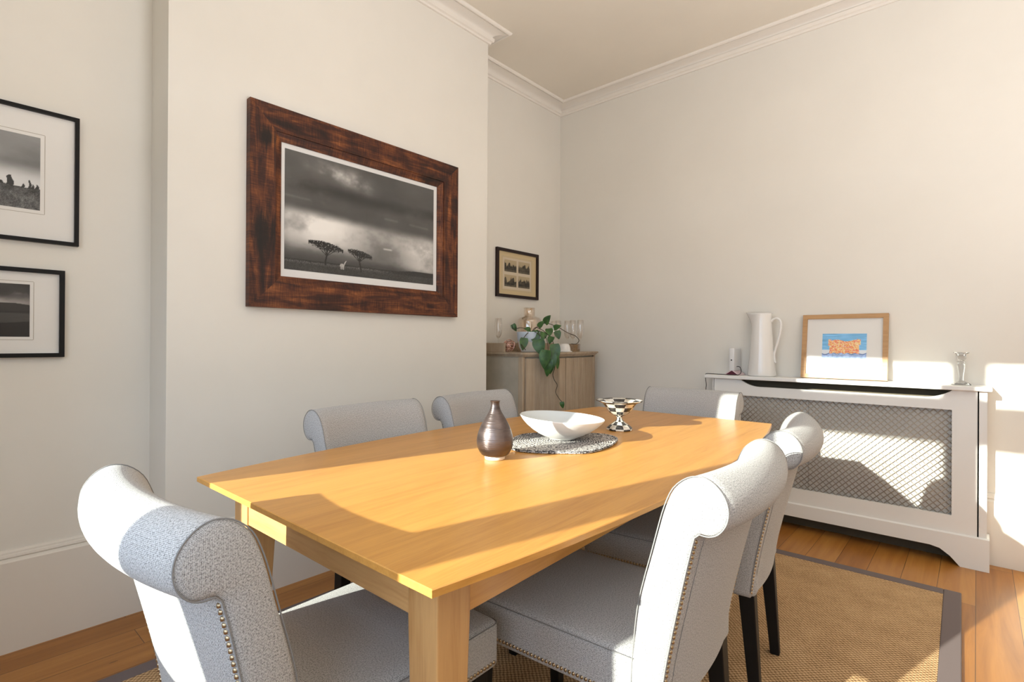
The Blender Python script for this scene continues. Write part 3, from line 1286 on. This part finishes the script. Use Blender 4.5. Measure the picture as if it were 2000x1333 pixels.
def black_picture(name, label, y0, y1, z0, z1, fw, py0, py1, pz0, pz1, img, line=.012):
    p = empty(name, (XL, (y0 + y1) / 2, z0))
    tag(p, label, 'picture', 'black framed photographs on the left wall')
    L(frame_boards(p, 'frame', M_blackframe, y0, y1, z0, z1, fw, XL + .001, XL + .024), p)
    b = MB(); b.box(XL + .001, XL + .010, y0 + fw, y1 - fw, z0 + fw, z1 - fw); L(b.build('mount', M_mount, p), p)
    b = MB()
    g = line
    for (a0, a1, c0, c1) in ((py0 - g, py1 + g, pz1 + g, pz1 + g + .0018), (py0 - g, py1 + g, pz0 - g - .0018, pz0 - g), (py0 - g - .0018, py0 - g, pz0 - g, pz1 + g), (py1 + g, py1 + g + .0018, pz0 - g, pz1 + g)):
        b.box(XL + .010, XL + .0106, a0, a1, c0, c1)
    L(b.build('mount_line', M_bevel, p), p)
    L(ink_mesh('print', p, img, (XL + .0108, py0, pz0), (0, 1, 0), (0, 0, 1), py1 - py0, pz1 - pz0), p)
    b = MB(); b.box(XL + .0125, XL + .0140, y0 + fw, y1 - fw, z0 + fw, z1 - fw); L(b.build('glazing', M_pane, p), p)


dY = .006   # the wall stands a little further off than the picture plane measured
black_picture('framed_photograph', 'larger black framed photograph of standing stones, upper one of two on left wall', -.10, .402, 1.476, 1.966, .013, .00, .291, 1.594, 1.862, stones())
black_picture('framed_photograph', 'smaller black framed photograph of dark hills, lower one of two on left wall', -.07, .362, 1.053, 1.378, .015, .02, .265, 1.128, 1.319, hills(), .010)


def town(seed):
    nx, ny = 60, 44
    X, Y = np.meshgrid(np.linspace(0, 1, nx), np.linspace(0, 1, ny))
    n1 = vnoise(nx, ny, 6, 5, seed, 5, .7); n2 = vnoise(nx, 2, 9, 1, seed + 1, 3)[0]
    sky = .74 - .08 * Y
    sil = Y > .55 - .75 * (n2[None, :] - .35)
    g = np.where(sil, .16 + .55 * (n1 - .35), sky)
    g = np.where(Y > .86, .22 + .3 * n1, g)
    return np.clip(np.stack([g, g * .90, g * .72], -1), .05, .9)


sp_ = empty('framed_print', (XA, 3.075, 1.459))
tag(sp_, 'small dark framed print of four sepia views on cream mount above the cabinet', 'picture')
L(frame_boards(sp_, 'frame', M_darkframe, 2.831, 3.322, 1.459, 1.826, .022, XA + .001, XA + .022), sp_)
b = MB(); b.box(XA + .001, XA + .009, 2.85, 3.30, 1.48, 1.805); L(b.build('mount', M_creammount, sp_), sp_)
b = MB(); b.box(XA + .009, XA + .0095, 2.905, 3.238, 1.522, 1.760); L(b.build('sheet', plain('sepia_sheet', (.66, .56, .42), .8), sp_), sp_)
b = MB()
for (a0, a1, c0, c1) in ((2.895, 3.248, 1.767, 1.769), (2.895, 3.248, 1.513, 1.515), (2.893, 2.895, 1.513, 1.769), (3.248, 3.25, 1.513, 1.769)):
    b.box(XA + .009, XA + .0096, a0, a1, c0, c1)
L(b.build('mount_line', M_bevel, sp_), sp_)
for k, (yy, zz) in enumerate(((2.922, 1.655), (3.082, 1.655), (2.922, 1.542), (3.082, 1.542))):
    L(ink_mesh('print', sp_, town(40 + 7 * k), (XA + .0105, yy, zz), (0, 1, 0), (0, 0, 1), .138, .090), sp_)
b = MB(); b.box(XA + .0115, XA + .0130, 2.853, 3.30, 1.481, 1.804); L(b.build('glazing', M_pane, sp_), sp_)

# ---------------------------------------------------------------- radiator cover
rc = empty('radiator_cover', (-.62, 3.56, 0))
tag(rc, 'white radiator cover with diagonal lattice grille against the far wall', 'radiator cover')
RF, RT, RL, RR = 3.492, .018, -1.312, .040
SH0, SH1 = .889, .911


def LR(o):
    o.location = -rc.location
    return o


b = MB(); b.box(RL - .045, .058, 3.462, YF - .001, SH0, SH1, .004, 2); LR(b.build('shelf', M_radpaint, rc))


def hole_panel():
    """front frame: bottom rail, stiles and a top rail whose upper edge dips to leave the slot"""
    b = MB()
    xl, xr = RL + .010, .004
    ml, mr, mz0, mz1 = -1.135, -.094, .248, .786
    y0, y1 = RF, RF + RT
    b.box(xl, ml, y0, y1, .155, SH0)
    b.box(mr, xr, y0, y1, .155, SH0)
    b.box(ml, mr, y0, y1, .155, mz0)
    # top rail with slot
    sl, sr, zs, zt = -1.137, -.088, .846, SH0
    pts = [(ml, mz1), (mr, mz1)]
    edge = []
    for k in range(9):
        a = k / 8
        edge.append((sr - .115 * (1 - a), zs + (zt - zs) * (a ** 2.0)))
    edge = edge[::-1]
    right = [(mr, SH0)] if sr < mr else []
    e_r = [(min(x, mr), z) for x, z in edge]
    edge_l = [(sl + .115 * (1 - k / 8), zs + (zt - zs) * ((k / 8) ** 2.0)) for k in range(9)]
    e_l = [(max(x, ml), z) for x, z in edge_l]
    outl = pts + e_r + e_l
    # build as strips so that the concave edge is safe
    xs = sorted(set([round(p[0], 6) for p in e_r + e_l] + [ml, mr]))
    def ztop(x):
        if x > sr - .115:
            return zs + (zt - zs) * min(1, ((x - (sr - .115)) / .115)) ** 2
        if x < sl + .115:
            return zs + (zt - zs) * min(1, ((sl + .115 - x) / .115)) ** 2
        return zs
    for a, c in zip(xs[:-1], xs[1:]):
        if c - a < 1e-5:
            continue
        za, zc = ztop(a), ztop(c)
        vs = [(a, y0, mz1), (c, y0, mz1), (c, y0, zc), (a, y0, za), (a, y1, mz1), (c, y1, mz1), (c, y1, zc), (a, y1, za)]
        b.faces_from(vs, [[0, 1, 2, 3], [4, 5, 6, 7], [0, 1, 5, 4], [3, 2, 6, 7], [0, 3, 7, 4], [1, 2, 6, 5]])
    bmesh.ops.remove_doubles(b.bm, verts=list(b.bm.verts), dist=1e-6)
    return b


LR(hole_panel().build('front_panel', M_radpaint, rc))
for (a, c) in ((.010, RR), (RL, RL + .006)):
    b = MB(); b.box(a, c, RF + .001, YF - .001, .0, SH0); LR(b.build('side_panel', M_radpaint, rc))
# plinth with a cut-out
b = MB()
pts = [(RR + .010, .0), (RR + .010, .162), (RL - .008, .162), (RL - .008, 0), (RL + .085, 0), (RL + .11, .035), (RL + .14, .068), (RL + .19, .082), (RR - .22, .082), (RR - .18, .072), (RR - .14, .045), (RR - .105, .0)]
xs = sorted(set(p[0] for p in pts))
low = [(RL - .008, 0), (RL + .085, 0), (RL + .11, .035), (RL + .14, .068), (RL + .19, .082), (RR - .22, .082), (RR - .18, .074), (RR - .14, .045), (RR - .10, .0), (RR + .010, 0)]
for (p, q) in zip(low[:-1], low[1:]):
    y0_, y1_ = RF - .013, RF - .0005
    vs = [(p[0], y0_, p[1]), (q[0], y0_, q[1]), (q[0], y0_, .157), (p[0], y0_, .157), (p[0], y1_, p[1]), (q[0], y1_, q[1]), (q[0], y1_, .163), (p[0], y1_, .163)]
    b.faces_from(vs, [[0, 1, 2, 3], [4, 5, 6, 7], [0, 1, 5, 4], [3, 2, 6, 7], [0, 3, 7, 4], [1, 2, 6, 5]])
b.box(RR + .0005, RR + .010, RF - .0004, YF - .03, 0, .158)
bmesh.ops.remove_doubles(b.bm, verts=list(b.bm.verts), dist=1e-6)
LR(b.build('plinth', M_radpaint, rc))
# lattice grille: crossing flat bars, cut to the opening
b = MB()
gx0, gx1, gz0, gz1 = -1.137, -.092, .246, .788
SP = .0325
for s in (1, -1):
    c0 = gx0 - (gz1 - gz0)
    k = c0
    while k < gx1 + (gz1 - gz0):
        # line x = k + s*(z-gz0) (s=1) or x = k - (z-gz0)
        zs = [gz0, gz1]
        pts = []
        for z in np.linspace(gz0, gz1, 2):
            pts.append((k + s * (z - gz0), z))
        (xa, za), (xb, zb) = pts
        # clip in x
        def clip(x, za=za, xa=xa):
            return za + (x - xa) / s
        lo_x, hi_x = max(min(xa, xb), gx0), min(max(xa, xb), gx1)
        if hi_x - lo_x > .004:
            p, q = Vector((lo_x, RF + .0145 - .0008 * s, clip(lo_x))), Vector((hi_x, RF + .0145 - .0008 * s, clip(hi_x)))
            b.tube([p, q], .0022, 5)
        k += SP
LR(b.build('grille', plain('satin_brass_lattice', (.46, .41, .35), .4, .5), rc))
M_back = plain('grille_backing_board', (.60, .585, .555), .6)
for (x0, x1) in ((-1.20, -.752), (-.750, -.06)):
    b = MB(); b.box(x0, x1, RF + .026, RF + .034, .17, .83); LR(b.build('backing_board', M_back, rc))
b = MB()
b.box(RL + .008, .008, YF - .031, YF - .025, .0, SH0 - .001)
LR(b.build('shade_back', plain('painted_shade', (.11, .09, .06), .9), rc))  # shade put in as a dark board behind the slot and plinth

# things on the radiator shelf
SHZ = SH1 + .0006
# tall jug
jg = empty('tall_jug', (-1.028, 3.565, SHZ))
tag(jg, 'tall white ceramic jug with looped handle standing on the radiator shelf', 'jug')
b = MB()
seg = 56
prof = [(0, 0), (.078, 0), (.083, .004), (.084, .012), (.079, .05), (.073, .12), (.066, .22), (.061, .29), (.058, .33), (.0565, .36), (.057, .392), (.058, .404)]
prof_in = [(.055, .404), (.053, .36), (.055, .30), (.06, .2), (.07, .05), (0, .03)]


def jug_pt(a, r, z):
    # spout pulls the rim out on -x side
    ca = max(0, -math.cos(a)) ** 7
    k = max(0, (z - .315) / .09)
    rr_ = r + .040 * ca * k ** 1.3
    return rr_ * math.cos(a), rr_ * math.sin(a), z + .004 * ca * k - .004 * (1 - ca) * max(0, (z - .38) / .024)


vs, fs = [], []
allp = prof + prof_in
for (r, z) in allp:
    for k in range(seg):
        vs.append(jug_pt(2 * math.pi * k / seg, r, z))
for i in range(len(allp) - 1):
    for k in range(seg):
        fs.append([i * seg + k, i * seg + (k + 1) % seg, (i + 1) * seg + (k + 1) % seg, (i + 1) * seg + k])
b.faces_from(vs, fs, True)
bmesh.ops.remove_doubles(b.bm, verts=list(b.bm.verts), dist=1e-6)
b.build('body', M_white_ceramic, jg)
b = MB()
hp = catmull([(.055, 0, .345), (.070, 0, .362), (.092, 0, .365), (.110, 0, .345), (.112, 0, .31), (.104, 0, .26), (.091, 0, .205), (.079, 0, .165), (.074, 0, .135), (.077, 0, .105), (.083, 0, .085)], 5)
b.tube(hp, [.0075] * (len(hp) - 6) + [.0075, .007, .0065, .006, .005, .004], 10)
b.build('handle', M_white_ceramic, jg)

# small artwork leaning on the wall
art = empty('leaning_artwork', (-.585, 3.545, SHZ + .0047))
tag(art, 'small colourful drawing in light wood frame leaning on wall above the radiator', 'picture')
art.rotation_euler = (-math.radians(9.5), 0, math.radians(0.8))
AW, AH, FW_ = .430, .384, .025
b = MB()
for q in ([(-AW / 2, AH), (AW / 2, AH), (AW / 2 - FW_, AH - FW_), (-AW / 2 + FW_, AH - FW_)], [(-AW / 2, 0), (AW / 2, 0), (AW / 2 - FW_, FW_), (-AW / 2 + FW_, FW_)],
          [(-AW / 2, 0), (-AW / 2, AH), (-AW / 2 + FW_, AH - FW_), (-AW / 2 + FW_, FW_)], [(AW / 2, 0), (AW / 2, AH), (AW / 2 - FW_, AH - FW_), (AW / 2 - FW_, FW_)]):
    vs = [(x, 0.0, z) for x, z in q] + [(x, .026, z) for x, z in q]
    b.faces_from(vs, [[0, 1, 2, 3], [4, 5, 6, 7]] + [[k, (k + 1) % 4, 4 + (k + 1) % 4, 4 + k] for k in range(4)])
b.build('frame', M_artwood, art)
b = MB(); b.box(-AW / 2 + FW_, AW / 2 - FW_, .012, .022, FW_, AH - FW_); b.build('mount', M_mount, art)


def drawing():
    nx, ny = 190, 124
    X, Y = np.meshgrid(np.linspace(0, 1, nx), np.linspace(0, 1, ny))
    g = np.random.default_rng(3)
    sc_ = vnoise(nx, ny, 4, 60, 31, 3)
    img = np.zeros((ny, nx, 3))
    img[:] = (.50, .75, .93)
    img += ((sc_ - .5) * .28)[..., None]
    img[Y > .66] = (.90, .92, .95)
    wav = .80 + .035 * np.sin(X * 22) + .03 * np.sin(X * 9 + 1) - .03 * np.exp(-((X - .6) / .08) ** 2)
    n2 = vnoise(nx, ny, 20, 14, 33, 3)
    sea = Y > wav
    img[sea] = (np.array((.66, .76, .93))[None] + ((n2[sea] - .5) * .35)[:, None])
    lne = np.abs(Y - wav) < .022
    img[lne] = (.42, .52, .74)
    cells = np.zeros((ny, nx, 3)); pal = np.array([(.97, .68, .38), (.95, .56, .36), (.98, .78, .52), (.90, .46, .42), (.97, .84, .62), (.93, .50, .30)])
    cx = (X * 46).astype(int); cy = (Y * 34).astype(int)
    rnd = g.integers(0, 6, (60, 60))
    cells = pal[rnd[cy, cx]] + (g.random((ny, nx, 1)) - .5) * .22 + .30 * (g.random((ny, nx, 1)) > .80)
    top = .28 + .035 * np.sin(X * 14) * (np.abs(X - .5) < .3) - .05 * ((np.abs(X - .16) < .05) | (np.abs(X - .84) < .05))
    lf = .14 + .03 * (Y > .5)
    blk = (X > lf) & (X < .87 - .03 * (Y > .45)) & (Y > top) & (Y < .80 + .02 * np.sin(X * 40))
    img[blk] = cells[blk]
    return np.clip(img, 0, 1)


ink_mesh('print', art, drawing(), (-.108, .0108, .123), (1, 0, 0), (0, 0, 1), .222, .146)
b = MB(); b.box(-AW / 2 + FW_, AW / 2 - FW_, .0075, .0090, FW_, AH - FW_); b.build('glazing', M_pane, art)

# glass candlestick
cs = MB()
cs.lathe([(0, 0), (.040, 0), (.0405, .003), (.034, .009), (.020, .016), (.011, .022), (.0095, .035), (.012, .06), (.0155, .085), (.0165, .100), (.013, .110), (.018, .118), (.0125, .126), (.019, .136), (.022, .150), (.020, .157), (.031, .165), (.0325, .168), (.014, .168), (.012, .150), (0, .150)], 16)
co = cs.build('candlestick', M_castglass)
for p in co.data.polygons:
    p.use_smooth = False
co.location = (-.060, 3.565, SHZ)
tag(co, 'pressed clear glass candlestick at the right end of the radiator shelf', 'candlestick')

# router with its stand
rt = empty('router', (-1.195, 3.57, SHZ), math.radians(-4))
tag(rt, 'slim white upright router on a maroon vee stand beside the jug', 'router')
b = MB(); b.box(-.017, .017, -.055, .055, .028, .176, .005, 3, True); b.build('body', M_whiteplastic, rt)
b = MB()
vs, fs = [], []
for y in (-.052, .052):
    vs += [(-.050, y, .0), (0, y, .038), (.050, y, .0), (.044, y, 0), (0, y, .030), (-.044, y, 0)]
fs = [[0, 1, 4, 5], [1, 2, 3, 4], [6, 7, 10, 11], [7, 8, 9, 10]] + [[k, (k + 1) % 6, 6 + (k + 1) % 6, 6 + k] for k in range(6)]
b.faces_from(vs, fs); b.build('stand', M_pinkedge, rt)
b = MB(); b.prism([(-.043, .0), (.043, .0), (0, .0293)], 'y', -.050, .050); b.build('stand_underside', M_maroon, rt)['label'] = 'dark maroon underside of the stand'
b = MB(); b.tube([(0, -.0545, .098), (0, -.0565, .098)], .0045, 12); b.build('power_button', M_blackplastic, rt)
# its flex runs to the shelf end and down the side of the cover
b = MB()
fx = catmull([(-1.1705, 3.532, .968), (-1.150, 3.524, .966), (-1.138, 3.516, .945), (-1.142, 3.508, .922), (-1.17, 3.502, .9145), (-1.25, 3.502, .9145), (-1.33, 3.51, .9145), (-1.361, 3.50, .913), (-1.3625, 3.498, .895), (-1.360, 3.497, .87), (-1.356, 3.496, .84), (-1.358, 3.497, .80), (-1.345, 3.5, .7), (-1.35, 3.55, .4), (-1.35, 3.58, .1)], 5)
b.tube(fx, .0024, 6)
tag(b.build('power_cord', M_blackplastic), 'thin black cord trailing over the left end of the radiator shelf', 'cord')

# ---------------------------------------------------------------- bow-front cabinet in the alcove
def limed_mat(name, flut):
    t = NT(name)
    v = t.mapping('Object', (30, 30, 3))
    n = t.noise(v, 1.0, 5, .6)
    n2 = t.noise(t.mapping('Object', (3, 3, 3)), 1.0, 4, .6)
    f = t.math('ADD', t.math('MULTIPLY', n, .6), t.math('MULTIPLY', n2, .4))
    t.set(t.ramp(f, [(.3, (.34, .25, .17)), (.55, (.47, .37, .265)), (.75, (.56, .46, .35))]), .65, spec=.3)
    t.bump(n, .15, .001)
    return t.m


M_lime = limed_mat('limed_wood', False)
M_limegrey = paint('grey_washed_panel', (.44, .39, .31), .12, .6, 6)
cb = empty('bow_front_cabinet', (-2.45, 3.12, 0))
tag(cb, 'pale limed wood bow-front cabinet with ribbed doors standing in the alcove', 'cabinet')
CY0, CY1 = 2.672, 3.555
CXB = XA + .026


def LC(o):
    o.location = -cb.location
    return o


def bow(y, extra=0.0):
    t = (y - (CY0 + CY1) / 2) / ((CY1 - CY0) / 2)
    return -2.275 + .095 * (1 - t * t) + extra


def slab(z0, z1, ex, ey):
    b = MB()
    yy = np.linspace(CY0 - ey, CY1 + ey, 25)
    pts = [(CXB, CY0 - ey)] + [(bow(min(max(y, CY0), CY1), ex), y) for y in yy] + [(CXB, CY1 + ey)]
    b.prism(pts, 'z', z0, z1)
    return b


LC(slab(.18, 1.02, -.02, 0).build('carcass', M_limegrey, cb))
b = slab(1.02, 1.028, .006, .008)
for (z0, z1, ex) in ((1.028, 1.036, .014), (1.036, 1.048, .022)):
    yy = np.linspace(CY0 - ex, CY1 + ex, 25)
    b.prism([(CXB, CY0 - ex)] + [(bow(min(max(y, CY0), CY1), ex), y) for y in yy] + [(CXB, CY1 + ex)], 'z', z0, z1)
LC(b.build('top', M_lime, cb))
# gallery round the back of the top
b = MB()
b.box(CXB, CXB + .018, CY0, CY1 - .05, 1.048, 1.112, .003)
b.box(CXB + .018, -2.43, CY0 - .012, CY0 + .006, 1.048, 1.112, .003)
b.box(CXB + .018, -2.46, CY1 - .016, CY1 + .002, 1.048, 1.085, .003)
LC(b.build('gallery', M_lime, cb))
TOPZ = 1.0488
MID = 3.035
for (a, c) in ((CY0 + .025, MID - .003), (MID + .003, CY1 - .02)):
    b = MB()
    stile = .062
    nfl = 20
    yy = [a, a + stile]
    prof_pts = []
    prof_pts.append((a, .004)); prof_pts.append((a + stile, .004))
    span = (c - stile) - (a + stile)
    for k in range(nfl * 4 + 1):
        y = a + stile + span * k / (nfl * 4)
        prof_pts.append((y, -.004 + .010 * abs(math.sin(math.pi * k / 4)) ** .5))
    prof_pts.append((c - stile, .004)); prof_pts.append((c, .004))
    outer = [(bow(y, d), y) for y, d in prof_pts]
    inner = [(bow(y, -.018), y) for y, d in prof_pts][::-1]
    # strips
    vs = []
    for z in (.23, 1.008):
        vs += [(x, y, z) for x, y in outer]
    m_ = len(outer)
    fs = [[k, k + 1, m_ + k + 1, m_ + k] for k in range(m_ - 1)]
    b.faces_from(vs, fs)
    vs2 = []
    for z in (.23, 1.008):
        vs2 += [(x, y, z) for x, y in inner]
    b.faces_from(vs2, [[k, k + 1, m_ + k + 1, m_ + k] for k in range(m_ - 1)])
    for z, off in ((.23, 0), (1.008, 1)):
        vs3 = [(x, y, z) for x, y in outer] + [(x, y, z) for x, y in inner[::-1]]
        b.faces_from(vs3, [[k, k + 1, m_ + k + 1, m_ + k] for k in range(m_ - 1)])
    for (o_, i_) in ((outer[0], inner[-1]), (outer[-1], inner[0])):
        b.faces_from([(*o_, .23), (*i_, .23), (*i_, 1.008), (*o_, 1.008)], [[0, 1, 2, 3]])
    bmesh.ops.remove_doubles(b.bm, verts=list(b.bm.verts), dist=1e-6)
    LC(b.build('door', M_lime, cb))
b = MB(); b.box(bow(CY0) - .034, bow(CY0) + .006, CY0 - .004, CY0 + .02, .20, 1.02, .004, 2)
LC(b.build('corner_post', M_lime, cb))
b = MB(); b.box(bow(CY1) - .034, bow(CY1) + .004, CY1 - .016, CY1 + .004, .20, 1.02, .004, 2)
LC(b.build('corner_post', M_lime, cb))
for (x, y) in ((CXB + .04, CY0 + .04), (CXB + .04, CY1 - .04), (bow(CY0) - .03, CY0 + .04), (bow(CY1) - .03, CY1 - .04)):
    b = MB(); b.lathe([(0, 0), (.018, 0), (.024, .10), (.03, .19), (0, .19)], 16, (x, y, 0)); LC(b.build('foot', M_lime, cb))

# smoky glass bottle
bt = MB()
bt.lathe([(0, .002), (.074, 0), (.087, .010), (.091, .03), (.091, .222), (.087, .243), (.072, .256), (.050, .263), (.043, .268), (.042, .322), (.046, .327), (.0435, .328), (.040, .323), (.041, .268), (.048, .260), (.070, .252), (.084, .240), (.088, .222), (.088, .03), (.084, .012), (.070, .005), (0, .006)], 48)
bto = bt.build('glass_bottle', M_amber)
bto.location = (-2.525, 3.045, TOPZ)
tag(bto, 'smoky amber glass bottle with short wide neck standing behind the potted plant', 'bottle')

# potted trailing plant
pp = empty('potted_plant', (-2.365, 2.862, TOPZ))
tag(pp, 'trailing green heart-leaf plant in a pale blue and white pot on the cabinet', 'plant')


def pot_mat():
    t = NT('two_tone_pot_glaze')
    tc = t.n('TexCoord')
    sp = t.n('SeparateXYZ')
    t.l(tc.outputs['Object'], sp.inputs[0])
    t.set(t.mix(t.math('GREATER_THAN', t.math('ADD', sp.outputs[2], t.math('MULTIPLY', sp.outputs[1], .25)), .055), (.80, .77, .72), (.56, .63, .72)), .3)
    return t.m


b = MB()
b.lathe([(0, 0), (.058, 0), (.064, .004), (.080, .04), (.090, .09), (.094, .135), (.0945, .142), (.089, .142), (.086, .128), (0, .122)], 40)
b.build('pot', pot_mat(), pp)
b = MB(); b.lathe([(0, .129), (.04, .131), (.0865, .127)], 24); b.build('soil', plain('potting_soil', (.03, .02, .014), .95), pp)

M_leaf_t = NT('green_leaf')
_n = M_leaf_t.noise(M_leaf_t.mapping(), 28, 3)
M_leaf_t.set(M_leaf_t.ramp(_n, [(.3, (.018, .062, .016)), (.6, (.05, .13, .028)), (.8, (.09, .20, .04))]), .38, spec=.5)
M_leaf = M_leaf_t.m
M_stem = plain('brown_vine_stem', (.06, .045, .025), .7)
rightv = Vector((math.cos(YAW), math.sin(YAW), 0))       # directions used only to lay the plant out round its pot
frontv = Vector((math.sin(YAW), -math.cos(YAW), 0))


def leaf(mb, base, d, nrm, ln, wd):
    d = Vector(d).normalized(); nrm = Vector(nrm); nrm = (nrm - d * nrm.dot(d)).normalized(); s = d.cross(nrm)
    N = 9
    vs, fs = [], []
    for i in range(N + 1):
        t = i / N
        w = wd * (math.sin(math.pi * min(1, t ** .62)) ** .8) * .5 if 0 < t < 1 else 0
        back = -.14 * ln * (1 - t) ** 3 if i > 0 else 0
        c = Vector(base) + d * (ln * t) - nrm * (ln * .28 * t * t)
        for k in (-1, -.5, 0, .5, 1):
            vs.append(c + s * (w * k) + d * (back * abs(k)) + nrm * (.16 * w * abs(k)))
    for i in range(N):
        for k in range(4):
            a = i * 5 + k
            fs.append([a, a + 1, a + 6, a + 5])
    n0 = len(vs)
    mb.faces_from(vs, fs, True)
    mb.faces_from([v - nrm * .0008 for v in vs], [f[::-1] for f in fs], True)


def P_(r, u, f):
    """r to the right, u up from the cabinet top, f towards the room"""
    k = min(1, max(0, (.07 - u) / .06))          # whatever hangs below the top hangs clear of the front
    return rightv * r + Vector((0, 0, u)) + frontv * (f + .085 * k + max(0, .10 - r) * .9 * k)


lv, st = MB(), MB()
vines = [
    [(0, .12, .03), (.03, .17, .06), (.07, .16, .08), (.11, .13, .10), (.15, .08, .11), (.155, .02, .12), (.15, -.04, .13), (.16, -.09, .135), (.145, -.14, .135), (.155, -.18, .135), (.175, -.215, .135), (.165, -.26, .135), (.185, -.30, .135), (.205, -.325, .135)],
    [(0, .12, .02), (.06, .19, .05), (.12, .20, .06), (.19, .175, .07), (.26, .135, .08), (.31, .115, .08), (.335, .085, .08), (.315, .06, .08), (.28, .06, .08)],
    [(0, .12, .03), (-.03, .16, .05), (-.07, .17, .06), (-.115, .16, .06), (-.13, .19, .05)],
    [(0, .12, .03), (.03, .14, .09), (.07, .11, .11), (.09, .06, .12), (.075, .01, .125)],
    [(0, .12, .03), (-.01, .14, .085), (-.04, .11, .105), (-.065, .06, .11), (-.04, .02, .112)],
    [(0, .12, .04), (.05, .15, .08), (.10, .11, .11), (.115, .05, .13), (.11, .0, .14), (.10, -.04, .145)],
]
for vn in vines:
    path = catmull([P_(*p) for p in vn], 5)
    st.tube(path, .0026, 5)
leaves = [
    # r, u, f, dir(r,u,f), length, width
    (.02, .15, .07, (.25, -1, .5), .105, .075), (.045, .09, .105, (.2, -1, .35), .11, .088), (-.045, .10, .105, (-.1, -1, .3), .085, .060),
    (.10, .02, .125, (-.25, -1, .25), .125, .085), (.135, .0, .135, (-.05, -1, .2), .14, .075), (.155, .06, .125, (.1, -1, .3), .12, .072),
    (.10, .20, .07, (.25, .6, .4), .07, .06), (.125, .165, .085, (.1, -.6, .6), .06, .055), (.16, .165, .08, (.5, .3, .3), .055, .045),
    (.18, .15, .09, (.3, -1, .4), .06, .05), (-.125, .195, .05, (.4, -.8, .2), .055, .040), (.055, .175, .06, (.5, .7, .3), .06, .045),
    (.12, -.04, .145, (-.15, -1, .1), .12, .062), (.165, -.02, .13, (.25, -1, .1), .09, .04), (.145, .11, .11, (-.4, -.8, .4), .055, .05),
    (.205, -.325, .136, (.15, -1, .2), .045, .032), (.0, .155, .06, (-.6, .2, .5), .05, .04), (.09, .14, .10, (-.1, -1, .6), .06, .055),
]
for (r, u, f, dd, ln, wd) in leaves:
    dv = rightv * dd[0] + Vector((0, 0, dd[1])) + frontv * dd[2]
    nv = frontv + Vector((0, 0, .5)) + rightv * random.uniform(-.5, .5)
    tip = u + ln * dd[1] / math.sqrt(dd[0] ** 2 + dd[1] ** 2 + dd[2] ** 2)
    f += .075 * min(1, max(0, (.05 - tip) / .05)) * min(1, max(0, u / .04))
    leaf(lv, P_(r, u, f), dv, nv, ln, wd)
st.build('vines', M_stem, pp)
fo = lv.build('foliage', M_leaf, pp, recalc=False)

# copper wire ornament
b = MB()
for k in range(13):
    a = random.uniform(0, math.pi); c = random.uniform(0, 2 * math.pi)
    ax = Vector((math.sin(a) * math.cos(c), math.sin(a) * math.sin(c), math.cos(a)))
    u = ax.orthogonal().normalized(); w = ax.cross(u)
    rr_ = random.uniform(.032, .047)
    pts = [(u * math.cos(t_) * rr_ + w * math.sin(t_) * rr_ * .85 + ax * .014 * math.sin(3 * t_ + k)) for t_ in np.linspace(0, 2 * math.pi, 26)[:-1]]
    b.tube(pts, .0021, 5, closed=True)
cw = b.build('wire_ornament', M_copper)
zmin = min(v.co.z for v in cw.data.vertices)
cw.location = Vector((-2.462, 2.745, TOPZ - zmin + .0005))
tag(cw, 'tangled ball of copper wire on the cabinet left of the potted plant', 'ornament')

# champagne flutes
def make_flute():
    r = empty('champagne_flute')
    b = MB()
    b.lathe([(.004, .095), (.012, .102), (.021, .118), (.0265, .142), (.0275, .165), (.0265, .20), (.0245, .240), (.0235, .240), (.0255, .20), (.0265, .165), (.0255, .143), (.020, .120), (.010, .105), (0, .102)], 28)
    b.build('bowl', M_flute, r)
    b = MB()
    b.lathe([(0, 0), (.031, 0), (.032, .0015), (.022, .004), (.007, .009), (.0035, .018), (.003, .06), (.004, .095), (0, .097)], 24)
    b.build('stem', M_flute, r)
    return r


fl0 = make_flute()
fspots = [(-2.235, 3.298, 'champagne flute standing nearest the radiator side, rightmost of the row on the cabinet'),
          (-2.31, 3.308, 'champagne flute second from the right in the row on the cabinet'),
          (-2.385, 3.341, 'champagne flute in the middle of the row, behind the white dish'),
          (-2.46, 3.321, 'champagne flute behind the vine, fourth from the right in the row'),
          (-2.545, 3.374, 'champagne flute at the back of the row, nearest the amber bottle'),
          (-2.555, 2.735, 'champagne flute alone at the chimney end of the cabinet')]
for i, (x, y, lab) in enumerate(fspots):
    o = fl0 if i == 0 else dup(fl0)
    o.location = (x, y, TOPZ)
    tag(o, lab, 'champagne flute', 'champagne flutes on the cabinet')

# white dome-like dish and smoky tumbler
b = MB(); b.lathe([(0, .0), (.060, .0), (.060, .006), (.048, .008), (.046, .03), (.038, .052), (.024, .060), (0, .061)], 36)
wd_ = b.build('white_dish', M_white_ceramic)
wd_.location = (-2.262, 3.13, TOPZ)
tag(wd_, 'small white upturned dish on the cabinet front by the flutes', 'dish')
b = MB(); b.lathe([(0, .001), (.036, 0), (.040, .004), (.043, .055), (.044, .06), (.042, .06), (.039, .006), (0, .006)], 32)
tu = b.build('tumbler', M_smoke)
tu.location = (-2.235, 3.222, TOPZ)
tag(tu, 'low smoky glass tumbler on the cabinet beside the white dish', 'tumbler')
